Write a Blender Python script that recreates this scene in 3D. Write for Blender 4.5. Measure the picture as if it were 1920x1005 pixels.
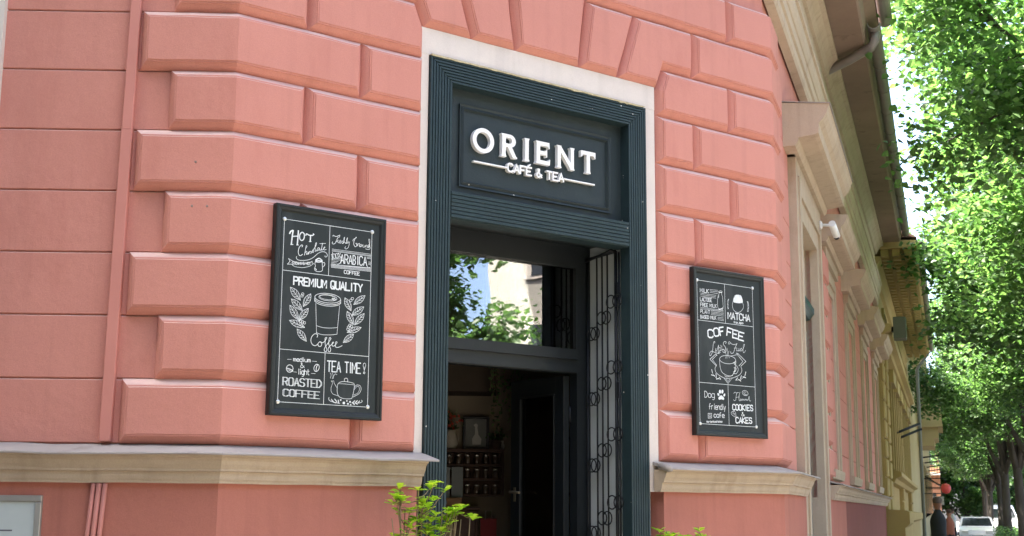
import bpy, bmesh, math, random
from mathutils import Vector, Matrix
R = math.radians
scene = bpy.context.scene
COL = scene.collection
for o in list(bpy.data.objects):
    bpy.data.objects.remove(o)

# ------------------------------------------------------------------ camera
yaw, pitch, roll = R(37.0), R(10.30), R(0.394)
fwd = Vector((math.sin(yaw)*math.cos(pitch), math.cos(yaw)*math.cos(pitch), math.sin(pitch)))
rt = Vector((math.cos(yaw), -math.sin(yaw), 0)); up = rt.cross(fwd)
rt2 = rt*math.cos(roll) + up*math.sin(roll); up2 = up*math.cos(roll) - rt*math.sin(roll)
cam_d = bpy.data.cameras.new('camera'); cam = bpy.data.objects.new('camera', cam_d); COL.objects.link(cam)
cam.matrix_world = Matrix(((rt2.x, up2.x, -fwd.x, -2.775), (rt2.y, up2.y, -fwd.y, -6.0), (rt2.z, up2.z, -fwd.z, 1.6), (0, 0, 0, 1)))
cam_d.sensor_width = 36; cam_d.lens = 36*2505.4/1920
cam_d.clip_start = 0.1; cam_d.clip_end = 900
cam_d.dof.use_dof = True; cam_d.dof.focus_distance = 7.5; cam_d.dof.aperture_fstop = 8.5
scene.camera = cam
scene.render.resolution_x = 1024; scene.render.resolution_y = 536

# ------------------------------------------------------------------ light
SUN_EL = R(62); to_sun_h = Vector((-0.84, 0.543)).normalized()
w = bpy.data.worlds.new('World'); scene.world = w; w.use_nodes = True
nt = w.node_tree; nt.nodes.clear()
sky = nt.nodes.new('ShaderNodeTexSky'); sky.sky_type = 'NISHITA'; sky.sun_disc = False
sky.sun_elevation = SUN_EL; sky.sun_rotation = math.atan2(to_sun_h.x, to_sun_h.y)
sky.air_density = 0.55; sky.dust_density = 4.0; sky.ozone_density = 0.2
bg = nt.nodes.new('ShaderNodeBackground'); bg.inputs[1].default_value = 0.15
wo = nt.nodes.new('ShaderNodeOutputWorld')
nt.links.new(sky.outputs[0], bg.inputs[0]); nt.links.new(bg.outputs[0], wo.inputs[0])
sd = bpy.data.lights.new('sun', 'SUN'); sd.energy = 5.0; sd.angle = R(0.53); sd.color = (1.0, 0.94, 0.84)
so = bpy.data.objects.new('sun', sd); COL.objects.link(so)
tos = Vector((to_sun_h.x*math.cos(SUN_EL), to_sun_h.y*math.cos(SUN_EL), math.sin(SUN_EL)))
so.rotation_euler = tos.to_track_quat('Z', 'Y').to_euler(); so.location = (-20, 12, 40)
scene.view_settings.view_transform = 'Standard'; scene.view_settings.look = 'None'
scene.view_settings.gamma = 1; scene.view_settings.exposure = 3.16

# ------------------------------------------------------------------ frames of the three facades
AN = R(35.1); cA, sA = math.cos(AN), math.sin(AN); TA2 = math.tan(AN/2)
WC = 3.99                                       # width of the chamfered front
def frame(ox, oy, dx, dy):                      # local x along the wall, y into the building, z up
    return Matrix(((dx, -dy, 0, ox), (dy, dx, 0, oy), (0, 0, 1, 0), (0, 0, 0, 1)))
FC = Matrix.Identity(4)
FL = frame(0, 0, cA, -sA)
FR = frame(WC, 0, cA, sA)
Q = 0.06                                        # depth of the rusticated blocks
ZK = [1.907 + 0.3135*k for k in range(11)]

# ------------------------------------------------------------------ mesh helpers
WOB = random.Random(4)
class MB:
    def __init__(s): s.v = []; s.f = []; s.sm = []; s.mi = []
    def add(s, vs, fs, smooth=False, mi=0):
        b = len(s.v); s.v += [tuple(p) for p in vs]
        for f in fs: s.f.append([i+b for i in f]); s.sm.append(smooth); s.mi.append(mi)
        return s
    def box(s, x0, x1, y0, y1, z0, z1, mi=0):
        vs = [(x, y, z) for x in (x0, x1) for y in (y0, y1) for z in (z0, z1)]
        return s.add(vs, [(0,1,3,2),(4,6,7,5),(0,4,5,1),(2,3,7,6),(0,2,6,4),(1,5,7,3)], mi=mi)
    def cbox(s, x0, x1, y0, y1, z0, z1, b=.006, mi=0):      # box whose front (low y) edges are chamfered
        vs = [(x0,y1,z0),(x1,y1,z0),(x1,y1,z1),(x0,y1,z1),(x0,y0+b,z0),(x1,y0+b,z0),(x1,y0+b,z1),(x0,y0+b,z1),
              (x0+b,y0,z0+b),(x1-b,y0,z0+b),(x1-b,y0,z1-b),(x0+b,y0,z1-b)]
        fs = [(0,3,2,1)]+[(i,(i+1)%4,(i+1)%4+4,i+4) for i in range(4)]+[(i+4,(i+1)%4+4,(i+1)%4+8,i+8) for i in range(4)]+[(8,9,10,11)]
        return s.add(vs, fs, mi=mi)
    def prism(s, poly, y0, y1, mi=0):           # polygon in (x, z) extruded in y
        n = len(poly)
        vs = [(x, y0, z) for x, z in poly] + [(x, y1, z) for x, z in poly]
        return s.add(vs, [tuple(range(n)), tuple(range(2*n-1, n-1, -1))] + [(i, i+n, (i+1) % n+n, (i+1) % n) for i in range(n)], mi=mi)
    def block(s, poly, corner=(), prof=None, mi=0):         # rusticated block: counter-clockwise (x, z) outline, moulded edges
        prof = prof or [(0, Q), (0, Q-.007), (.006, Q-.018), (.013, Q-.0285), (.021, Q-.038), (.029, Q-.0455), (.0345, Q-.0490), (.0352, .0052), (.0415, .0047), (.045, 0)]
        rows = []; lines = []; sub = []; nc = []
        for i in range(len(poly)):
            (ax, az), (bx, bz) = poly[i], poly[(i+1) % len(poly)]; L = math.hypot(bx-ax, bz-az); m_ = 1 if i in corner else max(1, int(L/.11))
            for q in range(m_): sub.append((ax+(bx-ax)*q/m_, az+(bz-az)*q/m_))
            nc += [i in corner]*m_
        poly = sub; n = len(poly); corner = {i for i in range(n) if nc[i]}
        jit = [(WOB.gauss(0, .0011), WOB.gauss(0, .0011)) if not (i in corner or (i-1) % n in corner) else (0, 0) for i in range(n)]
        for i in range(n):
            (ax, az), (bx, bz) = poly[i], poly[(i+1) % n]
            L = math.hypot(bx-ax, bz-az); lines.append(((ax, az), ((bx-ax)/L, (bz-az)/L)))
        for ins, dep in prof:
            pts = []
            for i in range(n):
                (p, d), (q, e) = lines[i-1], lines[i]
                i0 = dep*TA2 if (i-1) % n in corner else ins
                i1 = dep*TA2 if i in corner else ins
                if i not in corner and (i-1) % n not in corner and ins > 0: i0 += jit[i][0]; i1 += jit[i][0]
                px, pz = p[0]-d[1]*i0, p[1]+d[0]*i0; qx, qz = q[0]-e[1]*i1, q[1]+e[0]*i1
                cr = d[0]*e[1]-d[1]*e[0]
                if abs(cr) < 1e-6: pts.append((qx, dep+(jit[i][1] if 0 < ins < .044 else 0), qz)); continue
                t = ((qx-px)*e[1]-(qz-pz)*e[0])/cr
                pts.append((px+d[0]*t, dep, pz+d[1]*t))
            rows.append(pts)
        vs = [p for r_ in rows for p in r_]; m = len(rows)
        fs = [(j*n+i, j*n+(i+1) % n, (j+1)*n+(i+1) % n, (j+1)*n+i) for j in range(m-1) for i in range(n)]
        fs.append(tuple((m-1)*n+i for i in range(n)))
        return s.add(vs, fs, mi=mi)
    def sweep(s, prof, x0, x1, m0=0, m1=0, caps=True, mi=0, wob=0):   # profile (out, z) run along x; m: mitre factor at each end (x shifts by m*out)
        n = len(prof)
        if wob:                                  # slightly uneven hand-run moulding
            k = max(2, int((x1-x0)/.16)); vs = []
            for j in range(k+1):
                t = j/k; dz = WOB.gauss(0, wob); do = WOB.gauss(0, wob)
                vs += [(x0+m0*o+(x1+m1*o-x0-m0*o)*t, -o-(do+WOB.gauss(0, wob*.4))*(0 < j < k), z+(dz+WOB.gauss(0, wob*.4))*(0 < j < k)) for o, z in prof]
            fs = [(j*n+i, j*n+(i+1) % n, (j+1)*n+(i+1) % n, (j+1)*n+i) for j in range(k) for i in range(n)]
            if caps: fs += [tuple(range(n-1, -1, -1)), tuple(k*n+i for i in range(n))]
            return s.add(vs, fs, mi=mi)
        vs = [(x0+m0*o, -o, z) for o, z in prof] + [(x1+m1*o, -o, z) for o, z in prof]
        fs = [(i, i+1, i+1+n, i+n) for i in range(n-1)] + [(n-1, 0, n, 2*n-1)]
        if caps: fs += [tuple(range(n-1, -1, -1)), tuple(range(n, 2*n))]
        return s.add(vs, fs, mi=mi)
    def tube(s, pts, r, n=8, caps=True, smooth=True, mi=0):
        pts = [Vector(p) for p in pts]; rr = r if isinstance(r, (list, tuple)) else [r]*len(pts)
        vs = []; ref = None
        for i, p in enumerate(pts):
            t = (pts[min(i+1, len(pts)-1)]-pts[max(i-1, 0)]).normalized()
            if ref is None:
                ref = t.orthogonal().normalized()
            ref = (ref - t*ref.dot(t)).normalized(); b = t.cross(ref)
            for k in range(n):
                a = 2*math.pi*k/n; vs.append(p+(ref*math.cos(a)+b*math.sin(a))*rr[i])
        fs = [(i*n+k, i*n+(k+1) % n, (i+1)*n+(k+1) % n, (i+1)*n+k) for i in range(len(pts)-1) for k in range(n)]
        s.add(vs, fs, smooth, mi)
        if caps:
            b = len(s.v)-len(vs)
            s.f.append([b+k for k in range(n-1, -1, -1)]); s.sm.append(False); s.mi.append(mi)
            e = b+(len(pts)-1)*n; s.f.append([e+k for k in range(n)]); s.sm.append(False); s.mi.append(mi)
        return s
    def lathe(s, prof, cx=0, cy=0, n=16, axis='z', mi=0, smooth=True):   # (radius, height)
        vs = []
        for r_, h in prof:
            for k in range(n):
                a = 2*math.pi*k/n; u, v = r_*math.cos(a), r_*math.sin(a)
                vs.append((cx+u, cy+v, h) if axis == 'z' else (cx+u, h, cy+v))
        m = len(prof)
        fs = [(j*n+k, j*n+(k+1) % n, (j+1)*n+(k+1) % n, (j+1)*n+k) for j in range(m-1) for k in range(n)]
        fs += [tuple(range(n-1, -1, -1)), tuple((m-1)*n+k for k in range(n))]
        return s.add(vs, fs, smooth, mi)
    def ring(s, c, r1, r2, ax1, ax2, n=14):     # torus: centre, big and small radius, two axes of its plane
        c = Vector(c); ax1 = Vector(ax1); ax2 = Vector(ax2)
        pts = [c+ax1*r1*math.cos(2*math.pi*k/n)+ax2*r1*math.sin(2*math.pi*k/n) for k in range(n+1)]
        return s.tube(pts, r2, 6, caps=False)
    def build(s, name, mat, parent=None, M=None, bevel=0, recalc=True):
        me = bpy.data.meshes.new(name)
        M = M or Matrix.Identity(4)
        o0 = Vector((0, 0, 0))
        root = parent
        while root is not None and root.parent is not None: root = root.parent
        if root is not None: o0 = root.location
        vv = [M @ Vector(p) - o0 for p in s.v]
        if root is None:
            base = Vector((sum(p.x for p in vv)/len(vv), sum(p.y for p in vv)/len(vv), min(p.z for p in vv)))
            vv = [p-base for p in vv]
        me.from_pydata(vv, [], s.f); me.update()
        for p, sm, mi in zip(me.polygons, s.sm, s.mi): p.use_smooth = sm; p.material_index = mi
        if recalc:
            bm = bmesh.new(); bm.from_mesh(me); bmesh.ops.recalc_face_normals(bm, faces=bm.faces); bm.to_mesh(me); bm.free()
        for m in (mat if isinstance(mat, (list, tuple)) else [mat]): me.materials.append(m)
        o = bpy.data.objects.new(name, me); COL.objects.link(o)
        if parent is not None: o.parent = parent
        else: o.location = base
        if bevel:
            b = o.modifiers.new('bevel', 'BEVEL'); b.width = bevel; b.segments = 2; b.limit_method = 'ANGLE'; b.angle_limit = R(40)
        return o
def thing(name, label, cat, loc=(0, 0, 0), group=None, M=None):
    o = bpy.data.objects.new(name, None); COL.objects.link(o)
    o.location = (M @ Vector(loc)) if M else Vector(loc); o.empty_display_size = .2
    return tag(o, label, cat, group)
def tag(o, label, cat, group=None):
    o['label'] = label; o['category'] = cat
    if group: o['group'] = group
    return o
def structure(o): o['kind'] = 'structure'; return o

# ------------------------------------------------------------------ materials
def mat(name, c1, c2=None, rough=.8, scale=6, bump=0, bscale=120, spec=.3, metal=0, stretch=(1, 1, 1), grain=0, specks=0, dirt=None, coat=0, streak=0, top_tint=None):
    m = bpy.data.materials.new(name); m.use_nodes = True; n = m.node_tree.nodes; l = m.node_tree.links
    p = n['Principled BSDF']; p.inputs['Roughness'].default_value = rough; p.inputs['Specular IOR Level'].default_value = spec
    p.inputs['Metallic'].default_value = metal
    if coat: p.inputs['Coat Weight'].default_value = coat; p.inputs['Coat Roughness'].default_value = .1
    geo = n.new('ShaderNodeNewGeometry'); mp = n.new('ShaderNodeMapping'); l.new(geo.outputs['Position'], mp.inputs[0])
    mp.inputs['Scale'].default_value = stretch
    no = n.new('ShaderNodeTexNoise'); no.inputs['Scale'].default_value = scale; no.inputs['Detail'].default_value = 6; no.inputs['Roughness'].default_value = .62
    l.new(mp.outputs[0], no.inputs[0])
    rp = n.new('ShaderNodeMapRange'); rp.inputs[1].default_value = .32; rp.inputs[2].default_value = .68; l.new(no.outputs[0], rp.inputs[0])
    mx = n.new('ShaderNodeMix'); mx.data_type = 'RGBA'; l.new(rp.outputs[0], mx.inputs[0])
    c2 = c2 or tuple(x*.9 for x in c1)
    mx.inputs[6].default_value = (*c1, 1); mx.inputs[7].default_value = (*c2, 1)
    out = mx.outputs[2]
    if grain:
        g = n.new('ShaderNodeTexNoise'); g.inputs['Scale'].default_value = 160; g.inputs['Detail'].default_value = 3; l.new(mp.outputs[0], g.inputs[0])
        gm = n.new('ShaderNodeMapRange'); gm.inputs[1].default_value = .3; gm.inputs[2].default_value = .7; gm.inputs[3].default_value = 1-grain; gm.inputs[4].default_value = 1+grain*.6
        l.new(g.outputs[0], gm.inputs[0])
        mu = n.new('ShaderNodeMix'); mu.data_type = 'RGBA'; mu.blend_type = 'MULTIPLY'; mu.inputs[0].default_value = 1
        l.new(out, mu.inputs[6]); l.new(gm.outputs[0], mu.inputs[7]); out = mu.outputs[2]
    if dirt:                                    # blotchy stains: (colour, low, high, scale)
        d = n.new('ShaderNodeTexNoise'); d.inputs['Scale'].default_value = dirt[3]; d.inputs['Detail'].default_value = 8; d.inputs['Roughness'].default_value = .7
        dmp = n.new('ShaderNodeMapping'); dmp.inputs['Scale'].default_value = (1.6, 1.6, .55); l.new(geo.outputs['Position'], dmp.inputs[0]); l.new(dmp.outputs[0], d.inputs[0])
        dm = n.new('ShaderNodeMapRange'); dm.inputs[1].default_value = dirt[1]; dm.inputs[2].default_value = dirt[2]; l.new(d.outputs[0], dm.inputs[0])
        dx = n.new('ShaderNodeMix'); dx.data_type = 'RGBA'; l.new(dm.outputs[0], dx.inputs[0]); l.new(out, dx.inputs[6]); dx.inputs[7].default_value = (*dirt[0], 1); out = dx.outputs[2]
    if streak:                                  # faint rain streaks, long in z
        sm = n.new('ShaderNodeMapping'); sm.inputs['Scale'].default_value = (11, 11, .5); l.new(geo.outputs['Position'], sm.inputs[0])
        sn = n.new('ShaderNodeTexNoise'); sn.inputs['Scale'].default_value = 1; sn.inputs['Detail'].default_value = 4; l.new(sm.outputs[0], sn.inputs[0])
        sr = n.new('ShaderNodeMapRange'); sr.inputs[1].default_value = .52; sr.inputs[2].default_value = .78; sr.inputs[3].default_value = 1; sr.inputs[4].default_value = 1-streak; l.new(sn.outputs[0], sr.inputs[0])
        sx2 = n.new('ShaderNodeMix'); sx2.data_type = 'RGBA'; sx2.blend_type = 'MULTIPLY'; sx2.inputs[0].default_value = 1; l.new(out, sx2.inputs[6]); l.new(sr.outputs[0], sx2.inputs[7]); out = sx2.outputs[2]
    if top_tint:                                    # paler colour mixed in on the upward facing edges
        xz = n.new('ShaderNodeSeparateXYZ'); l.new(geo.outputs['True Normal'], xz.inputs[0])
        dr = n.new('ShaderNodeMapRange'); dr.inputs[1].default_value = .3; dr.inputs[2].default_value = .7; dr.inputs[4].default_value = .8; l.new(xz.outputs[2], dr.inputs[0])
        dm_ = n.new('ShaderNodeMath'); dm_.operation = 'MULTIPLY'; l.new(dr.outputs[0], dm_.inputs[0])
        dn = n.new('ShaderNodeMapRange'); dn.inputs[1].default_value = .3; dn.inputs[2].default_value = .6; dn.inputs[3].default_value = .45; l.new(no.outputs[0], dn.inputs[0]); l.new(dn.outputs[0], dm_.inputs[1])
        dx3 = n.new('ShaderNodeMix'); dx3.data_type = 'RGBA'; l.new(dm_.outputs[0], dx3.inputs[0]); l.new(out, dx3.inputs[6]); dx3.inputs[7].default_value = (*top_tint, 1); out = dx3.outputs[2]
    if specks:                                  # drips of old white paint
        v = n.new('ShaderNodeTexVoronoi'); v.inputs['Scale'].default_value = specks; v.inputs['Randomness'].default_value = 1; l.new(geo.outputs['Position'], v.inputs[0])
        no2 = n.new('ShaderNodeTexNoise'); no2.inputs['Scale'].default_value = specks*.9; l.new(geo.outputs['Position'], no2.inputs[0])
        th = n.new('ShaderNodeMath'); th.operation = 'MULTIPLY'; th.inputs[1].default_value = .085; l.new(no2.outputs[0], th.inputs[0])
        lt = n.new('ShaderNodeMath'); lt.operation = 'LESS_THAN'; l.new(v.outputs[0], lt.inputs[0]); l.new(th.outputs[0], lt.inputs[1])
        sx = n.new('ShaderNodeMix'); sx.data_type = 'RGBA'; l.new(lt.outputs[0], sx.inputs[0]); l.new(out, sx.inputs[6]); sx.inputs[7].default_value = (.55, .53, .48, 1); out = sx.outputs[2]
    l.new(out, p.inputs['Base Color'])
    if bump:
        b1 = n.new('ShaderNodeTexNoise'); b1.inputs['Scale'].default_value = bscale; b1.inputs['Detail'].default_value = 5; l.new(mp.outputs[0], b1.inputs[0])
        b2 = n.new('ShaderNodeTexNoise'); b2.inputs['Scale'].default_value = bscale*.09; b2.inputs['Detail'].default_value = 3; l.new(mp.outputs[0], b2.inputs[0])
        ad = n.new('ShaderNodeMath'); ad.operation = 'MULTIPLY_ADD'; ad.inputs[1].default_value = 3.0; l.new(b2.outputs[0], ad.inputs[0]); l.new(b1.outputs[0], ad.inputs[2])
        bu = n.new('ShaderNodeBump'); bu.inputs['Strength'].default_value = bump; bu.inputs['Distance'].default_value = .004; l.new(ad.outputs[0], bu.inputs['Height']); l.new(bu.outputs[0], p.inputs['Normal'])
    return m
def leafmat(name, dark, light, trans=.45):
    m = bpy.data.materials.new(name); m.use_nodes = True; n = m.node_tree.nodes; l = m.node_tree.links
    for x in list(n): n.remove(x)
    geo = n.new('ShaderNodeNewGeometry'); mx = n.new('ShaderNodeMix'); mx.data_type = 'RGBA'; l.new(geo.outputs['Random Per Island'], mx.inputs[0])
    mx.inputs[6].default_value = (*dark, 1); mx.inputs[7].default_value = (*light, 1)
    p = n.new('ShaderNodeBsdfPrincipled'); p.inputs['Roughness'].default_value = .42; p.inputs['Specular IOR Level'].default_value = .5; l.new(mx.outputs[2], p.inputs['Base Color'])
    t = n.new('ShaderNodeBsdfTranslucent'); br = n.new('ShaderNodeMix'); br.data_type = 'RGBA'; br.blend_type = 'MULTIPLY'; br.inputs[0].default_value = 1
    l.new(mx.outputs[2], br.inputs[6]); br.inputs[7].default_value = (1.6, 1.85, 1.0, 1); l.new(br.outputs[2], t.inputs[0])
    ms = n.new('ShaderNodeMixShader'); ms.inputs[0].default_value = trans; l.new(p.outputs[0], ms.inputs[1]); l.new(t.outputs[0], ms.inputs[2])
    o = n.new('ShaderNodeOutputMaterial'); l.new(ms.outputs[0], o.inputs[0]); return m
def glassmat(name, base=.085, tint=(.9, .93, .92)):
    m = bpy.data.materials.new(name); m.use_nodes = True; n = m.node_tree.nodes; l = m.node_tree.links
    for x in list(n): n.remove(x)
    fr = n.new('ShaderNodeFresnel'); fr.inputs[0].default_value = 1.6
    ad = n.new('ShaderNodeMath'); ad.operation = 'ADD'; ad.inputs[1].default_value = base; ad.use_clamp = True; l.new(fr.outputs[0], ad.inputs[0])
    tr = n.new('ShaderNodeBsdfTransparent'); tr.inputs[0].default_value = (*tint, 1)
    gl = n.new('ShaderNodeBsdfGlossy'); gl.inputs['Roughness'].default_value = .0
    no = n.new('ShaderNodeTexNoise'); no.inputs['Scale'].default_value = 2.5; geo = n.new('ShaderNodeNewGeometry'); l.new(geo.outputs['Position'], no.inputs[0])
    bu = n.new('ShaderNodeBump'); bu.inputs['Strength'].default_value = .06; bu.inputs['Distance'].default_value = .01; l.new(no.outputs[0], bu.inputs['Height']); l.new(bu.outputs[0], gl.inputs['Normal'])
    ms = n.new('ShaderNodeMixShader'); l.new(ad.outputs[0], ms.inputs[0]); l.new(tr.outputs[0], ms.inputs[1]); l.new(gl.outputs[0], ms.inputs[2])
    o = n.new('ShaderNodeOutputMaterial'); l.new(ms.outputs[0], o.inputs[0]); return m

PINK = mat('pink_plaster', (.575, .250, .198), (.535, .228, .180), .88, 1.6, .25, 210, grain=.07, streak=.10, top_tint=(.70, .56, .50), dirt=((.46, .175, .138), .52, .84, 1.7))
PLINTH = mat('plinth_plaster', (.46, .175, .130), (.41, .157, .116), .88, 1.6, .25, 210, grain=.07, streak=.18, dirt=((.37, .14, .11), .56, .82, 2.0))
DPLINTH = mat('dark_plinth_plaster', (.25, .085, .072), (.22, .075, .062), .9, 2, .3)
CREAM = mat('cream_stucco', (.50, .405, .30), (.45, .36, .262), .85, 3, .25, 160, grain=.06, streak=.17, dirt=((.33, .25, .17), .54, .8, 2.6))
PALE = mat('pale_surround_plaster', (.66, .60, .54), (.62, .56, .51), .85, 4, .3, 150, grain=.04, streak=.12, dirt=((.52, .44, .37), .60, .82, 3.5))
FLASH = mat('zinc_flashing', (.37, .34, .315), (.31, .285, .26), .8, 5, .15, 60, spec=.15, stretch=(.4, .4, 1), dirt=((.20, .175, .16), .54, .8, 3))
TEAL = mat('dark_teal_paint', (.020, .039, .044), (.016, .032, .036), .55, 7, .3, 90, spec=.3, dirt=((.045, .060, .062), .60, .85, 5), specks=9)
TEALP = mat('dark_teal_panel_paint', (.023, .035, .038), (.018, .028, .031), .6, 5, .3, 90, spec=.3, dirt=((.045, .056, .056), .62, .85, 4), specks=8)
BLACKP = mat('black_joinery_paint', (.009, .0125, .015), (.007, .010, .0115), .45, 5, .15, 80, spec=.4)
IRON = mat('black_iron', (.008, .010, .012), None, .5, 9, spec=.3)
WHITE = mat('white_letter_paint', (.85, .85, .83), (.80, .80, .78), .45, 6, spec=.4)
CHALK = mat('chalk_pen', (.80, .83, .82), (.62, .66, .66), .9, 40)
SLATE = mat('slate_board', (.024, .031, .031), (.030, .037, .037), .65, 5, .06, 80, dirt=((.065, .073, .073), .50, .85, 2.6), spec=.2)
BFRAME = mat('blackboard_frame', (.012, .0155, .0155), (.009, .012, .012), .45, 7, .2, 70, spec=.45, stretch=(1, 1, .15))
STEEL = mat('screw_steel', (.75, .76, .74), None, .35, 9, metal=.6)
GLASS = glassmat('window_glass')
REVEAL = mat('reveal_plaster', (.52, .56, .55), (.46, .50, .49), .9, 2, .2, 150, dirt=((.45, .43, .36), .55, .75, 2))
DARKGLASS = mat('dark_window_pane', (.02, .025, .028), None, .08, 2, spec=.8)
GREEN = mat('green_door_paint', (.025, .075, .078), (.02, .06, .065), .4, 5)
YELLOW = mat('yellow_stucco', (.40, .30, .125), (.355, .265, .105), .88, 1.0, .2, 90, dirt=((.28, .20, .08), .55, .8, 1.2))
SOFFIT = mat('brown_soffit', (.29, .21, .16), (.23, .165, .125), .9, 2, .2, 60, dirt=((.13, .085, .062), .58, .75, 2))
GUTTER = mat('grey_zinc_gutter', (.24, .22, .20), (.19, .175, .16), .5, 4, spec=.5)
ROOF = mat('clay_roof', (.13, .075, .055), (.10, .055, .042), .9, 3)
PAVE = mat('pavement_slabs', (.24, .22, .19), (.20, .185, .16), .9, .8, .3, 30, dirt=((.14, .13, .115), .55, .8, .7))
ASPH = mat('asphalt', (.06, .06, .06), (.045, .045, .045), .9, 1, .4, 60)
GROUND = mat('ground', (.045, .043, .04), (.038, .036, .033), .95, .2)
KERB = mat('kerb_stone', (.38, .37, .35), None, .9, 3)
BARK = mat('bark', (.075, .065, .055), (.04, .034, .028), .95, 8, .8, 25, stretch=(1, 1, .2))
LEAF = leafmat('linden_leaves', (.030, .072, .027), (.135, .225, .085), .55)
LEAF_B = leafmat('linden_leaves_dark', (.026, .062, .024), (.105, .18, .068), .55)
SHRUBL = leafmat('shrub_leaves', (.15, .31, .02), (.46, .56, .045), .4)
TWIG = mat('shrub_twig', (.22, .17, .10), None, .9, 20)
PALEB = mat('pale_street_render', (.42, .40, .36), (.38, .36, .32), .9, 1)

# ================================================================== the corner building
structure(tag_ground := MB().box(-260, 260, -260, 260, -.5, 0).build('ground', GROUND)); del tag_ground['kind']
bpy.data.objects['ground']['kind'] = 'structure'
B = thing('corner_building', 'salmon pink corner building with rusticated plaster blocks round a dark cafe doorway', 'building', (0, 0, 0))
ZTOP = 6.5
DX0, DX1, DZ = 1.128, 2.91, 4.26                # outer edge of the pale door surround
DM = (DX0+DX1)/2
NICHE = .50
# plinth
def plinth(x0, x1, M, m, m0=0, m1=0, name='plinth'):
    return MB().sweep([(0, 0), (0, 1.735), (-NICHE, 1.735), (-NICHE, 0)], x0, x1, m0, m1).build(name, m, B, M)
plinth(-16, 0, FL, PLINTH, 0, TA2); plinth(0, DX0, FC, PLINTH, -TA2, 0); plinth(DX1, WC, FC, PLINTH, 0, TA2); plinth(0, 1.43, FR, PLINTH, -TA2, 0)
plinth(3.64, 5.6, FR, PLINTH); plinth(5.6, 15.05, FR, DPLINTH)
# walls: the recessed plane between and behind the blocks
def wallpart(name, segs):
    mb = MB()
    for M, x0, x1, z0, z1, m0, m1, f in segs:
        t = MB().sweep([(-f, z0), (-f, z1), (-NICHE, z1), (-NICHE, z0)], x0, x1, m0, m1)
        mb.add([M @ Vector(p) for p in t.v], t.f)
    return mb
# ---- front wall with its rusticated blocks (one mesh)
wl = wallpart('wall', [(FC, 0, DX0, 1.735, ZTOP, -TA2, 0, Q), (FC, DX1, WC, 1.735, ZTOP, 0, TA2, Q), (FC, DX0, DX1, DZ+.03, ZTOP, 0, 0, Q)])
JE, JO = .737, .405                             # joints of even and odd courses, from the corner
XB = 1.122; ZS = 5.195
zt = lambda k: min(ZK[k+1], ZS)
def mir(p): return [(2*DM-x, z) for x, z in reversed(p)]
C_ = DM+.012
LB = 4.283                                      # underside of the flat arch
v0, v1, v2 = .245, .560, .893
for k in range(10):
    z0, z1 = ZK[k], zt(k); j = JE if k % 2 == 0 else JO
    xr = XB if k < 7 else None
    for side in (0, 1):
        edge = WC if side else 0
        fx = (lambda x: WC-x) if side else (lambda x: x)
        def put(poly, corner=()):
            if side: poly = [(WC-x, z) for x, z in reversed(poly)]; n = len(poly); corner = tuple((n-2-c) % n for c in corner)
            wl.block(poly, corner)
        jo = j+.005
        put([(0, z0), (jo, z0), (jo, z1), (0, z1)], (3,))
        c_ = (WC-C_) if side else C_
        if k < 7: put([(jo, z0), (c_-v2, z0), (c_-v2, z1), (jo, z1)])
        elif k == 7: put([(jo, z0), (c_-v2, z0), (c_-v2, LB-.01), (c_-.95, z1), (jo, z1)])
        elif k == 8:
            put([(jo, z0), (c_-.95, z0), (c_-v2, LB), (c_-v1, LB), (c_-.705, z1), (jo, z1)])
            put([(c_-v1, LB), (c_-v0, LB), (c_-.312, z1), (c_-.705, z1)])
        elif k == 9: put([(jo, z0), (c_-.312, z0), (c_-.345, z1), (jo, z1)])
wl.block([(C_-v0, LB), (C_+v0, LB), (C_+.345, ZS), (C_-.345, ZS)])
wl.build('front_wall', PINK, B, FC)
# ---- left wall: quoins and plain courses
wl = wallpart('wall', [(FL, -16, -2.55, 1.735, ZTOP, 0, 0, Q+.015), (FL, -1.19, 0, 1.735, ZTOP, 0, TA2, Q+.015), (FL, -2.55, -1.19, 4.95, ZTOP, 0, 0, Q+.015)])
wl2 = MB().add([FL.inverted() @ Vector(p) for p in wl.v], wl.f)
for k in range(10):
    z0, z1 = ZK[k], zt(k); e = -.498 if k % 2 == 0 else -.342
    wl2.block([(e, z0), (0, z0), (0, z1), (e, z1)], (1,))
    for a, b in ((-16, -2.55), (-1.19, e-.001)): wl2.sweep([(-Q-.016, z0+.003), (-Q-.005, z0+.0035), (-Q, z0+.007), (-Q, z1-.007), (-Q-.005, z1-.0035), (-Q-.016, z1-.003)], a, b)
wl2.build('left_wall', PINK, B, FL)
# ---- street wall
wl = wallpart('wall', [(FR, 0, 1.86, 1.735, ZTOP, -TA2, 0, Q+.015), (FR, 1.86, 3.20, 3.98, ZTOP, 0, 0, Q+.015), (FR, 3.20, 15.1, 1.735, ZTOP, 0, 0, Q+.015)])
wl3 = MB().add([FR.inverted() @ Vector(p) for p in wl.v], wl.f)
for k in range(10):
    z0, z1 = ZK[k], zt(k); e = .60 if k % 2 == 0 else .46
    wl3.block([(0, z0), (e, z0), (e, z1), (0, z1)], (3,))
    e2 = 4.42 if k % 2 == 0 else 4.30
    if k < 7: wl3.block([(3.68, z0), (e2, z0), (e2, z1), (3.68, z1)], ())
    for a, b in ((e+.001, 1.4), (4.5, 15.1)): wl3.sweep([(-Q-.016, z0+.003), (-Q-.005, z0+.0035), (-Q, z0+.007), (-Q, z1-.007), (-Q-.005, z1-.0035), (-Q-.016, z1-.003)], a, b)
wl3.build('street_wall', PINK, B, FR)
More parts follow.
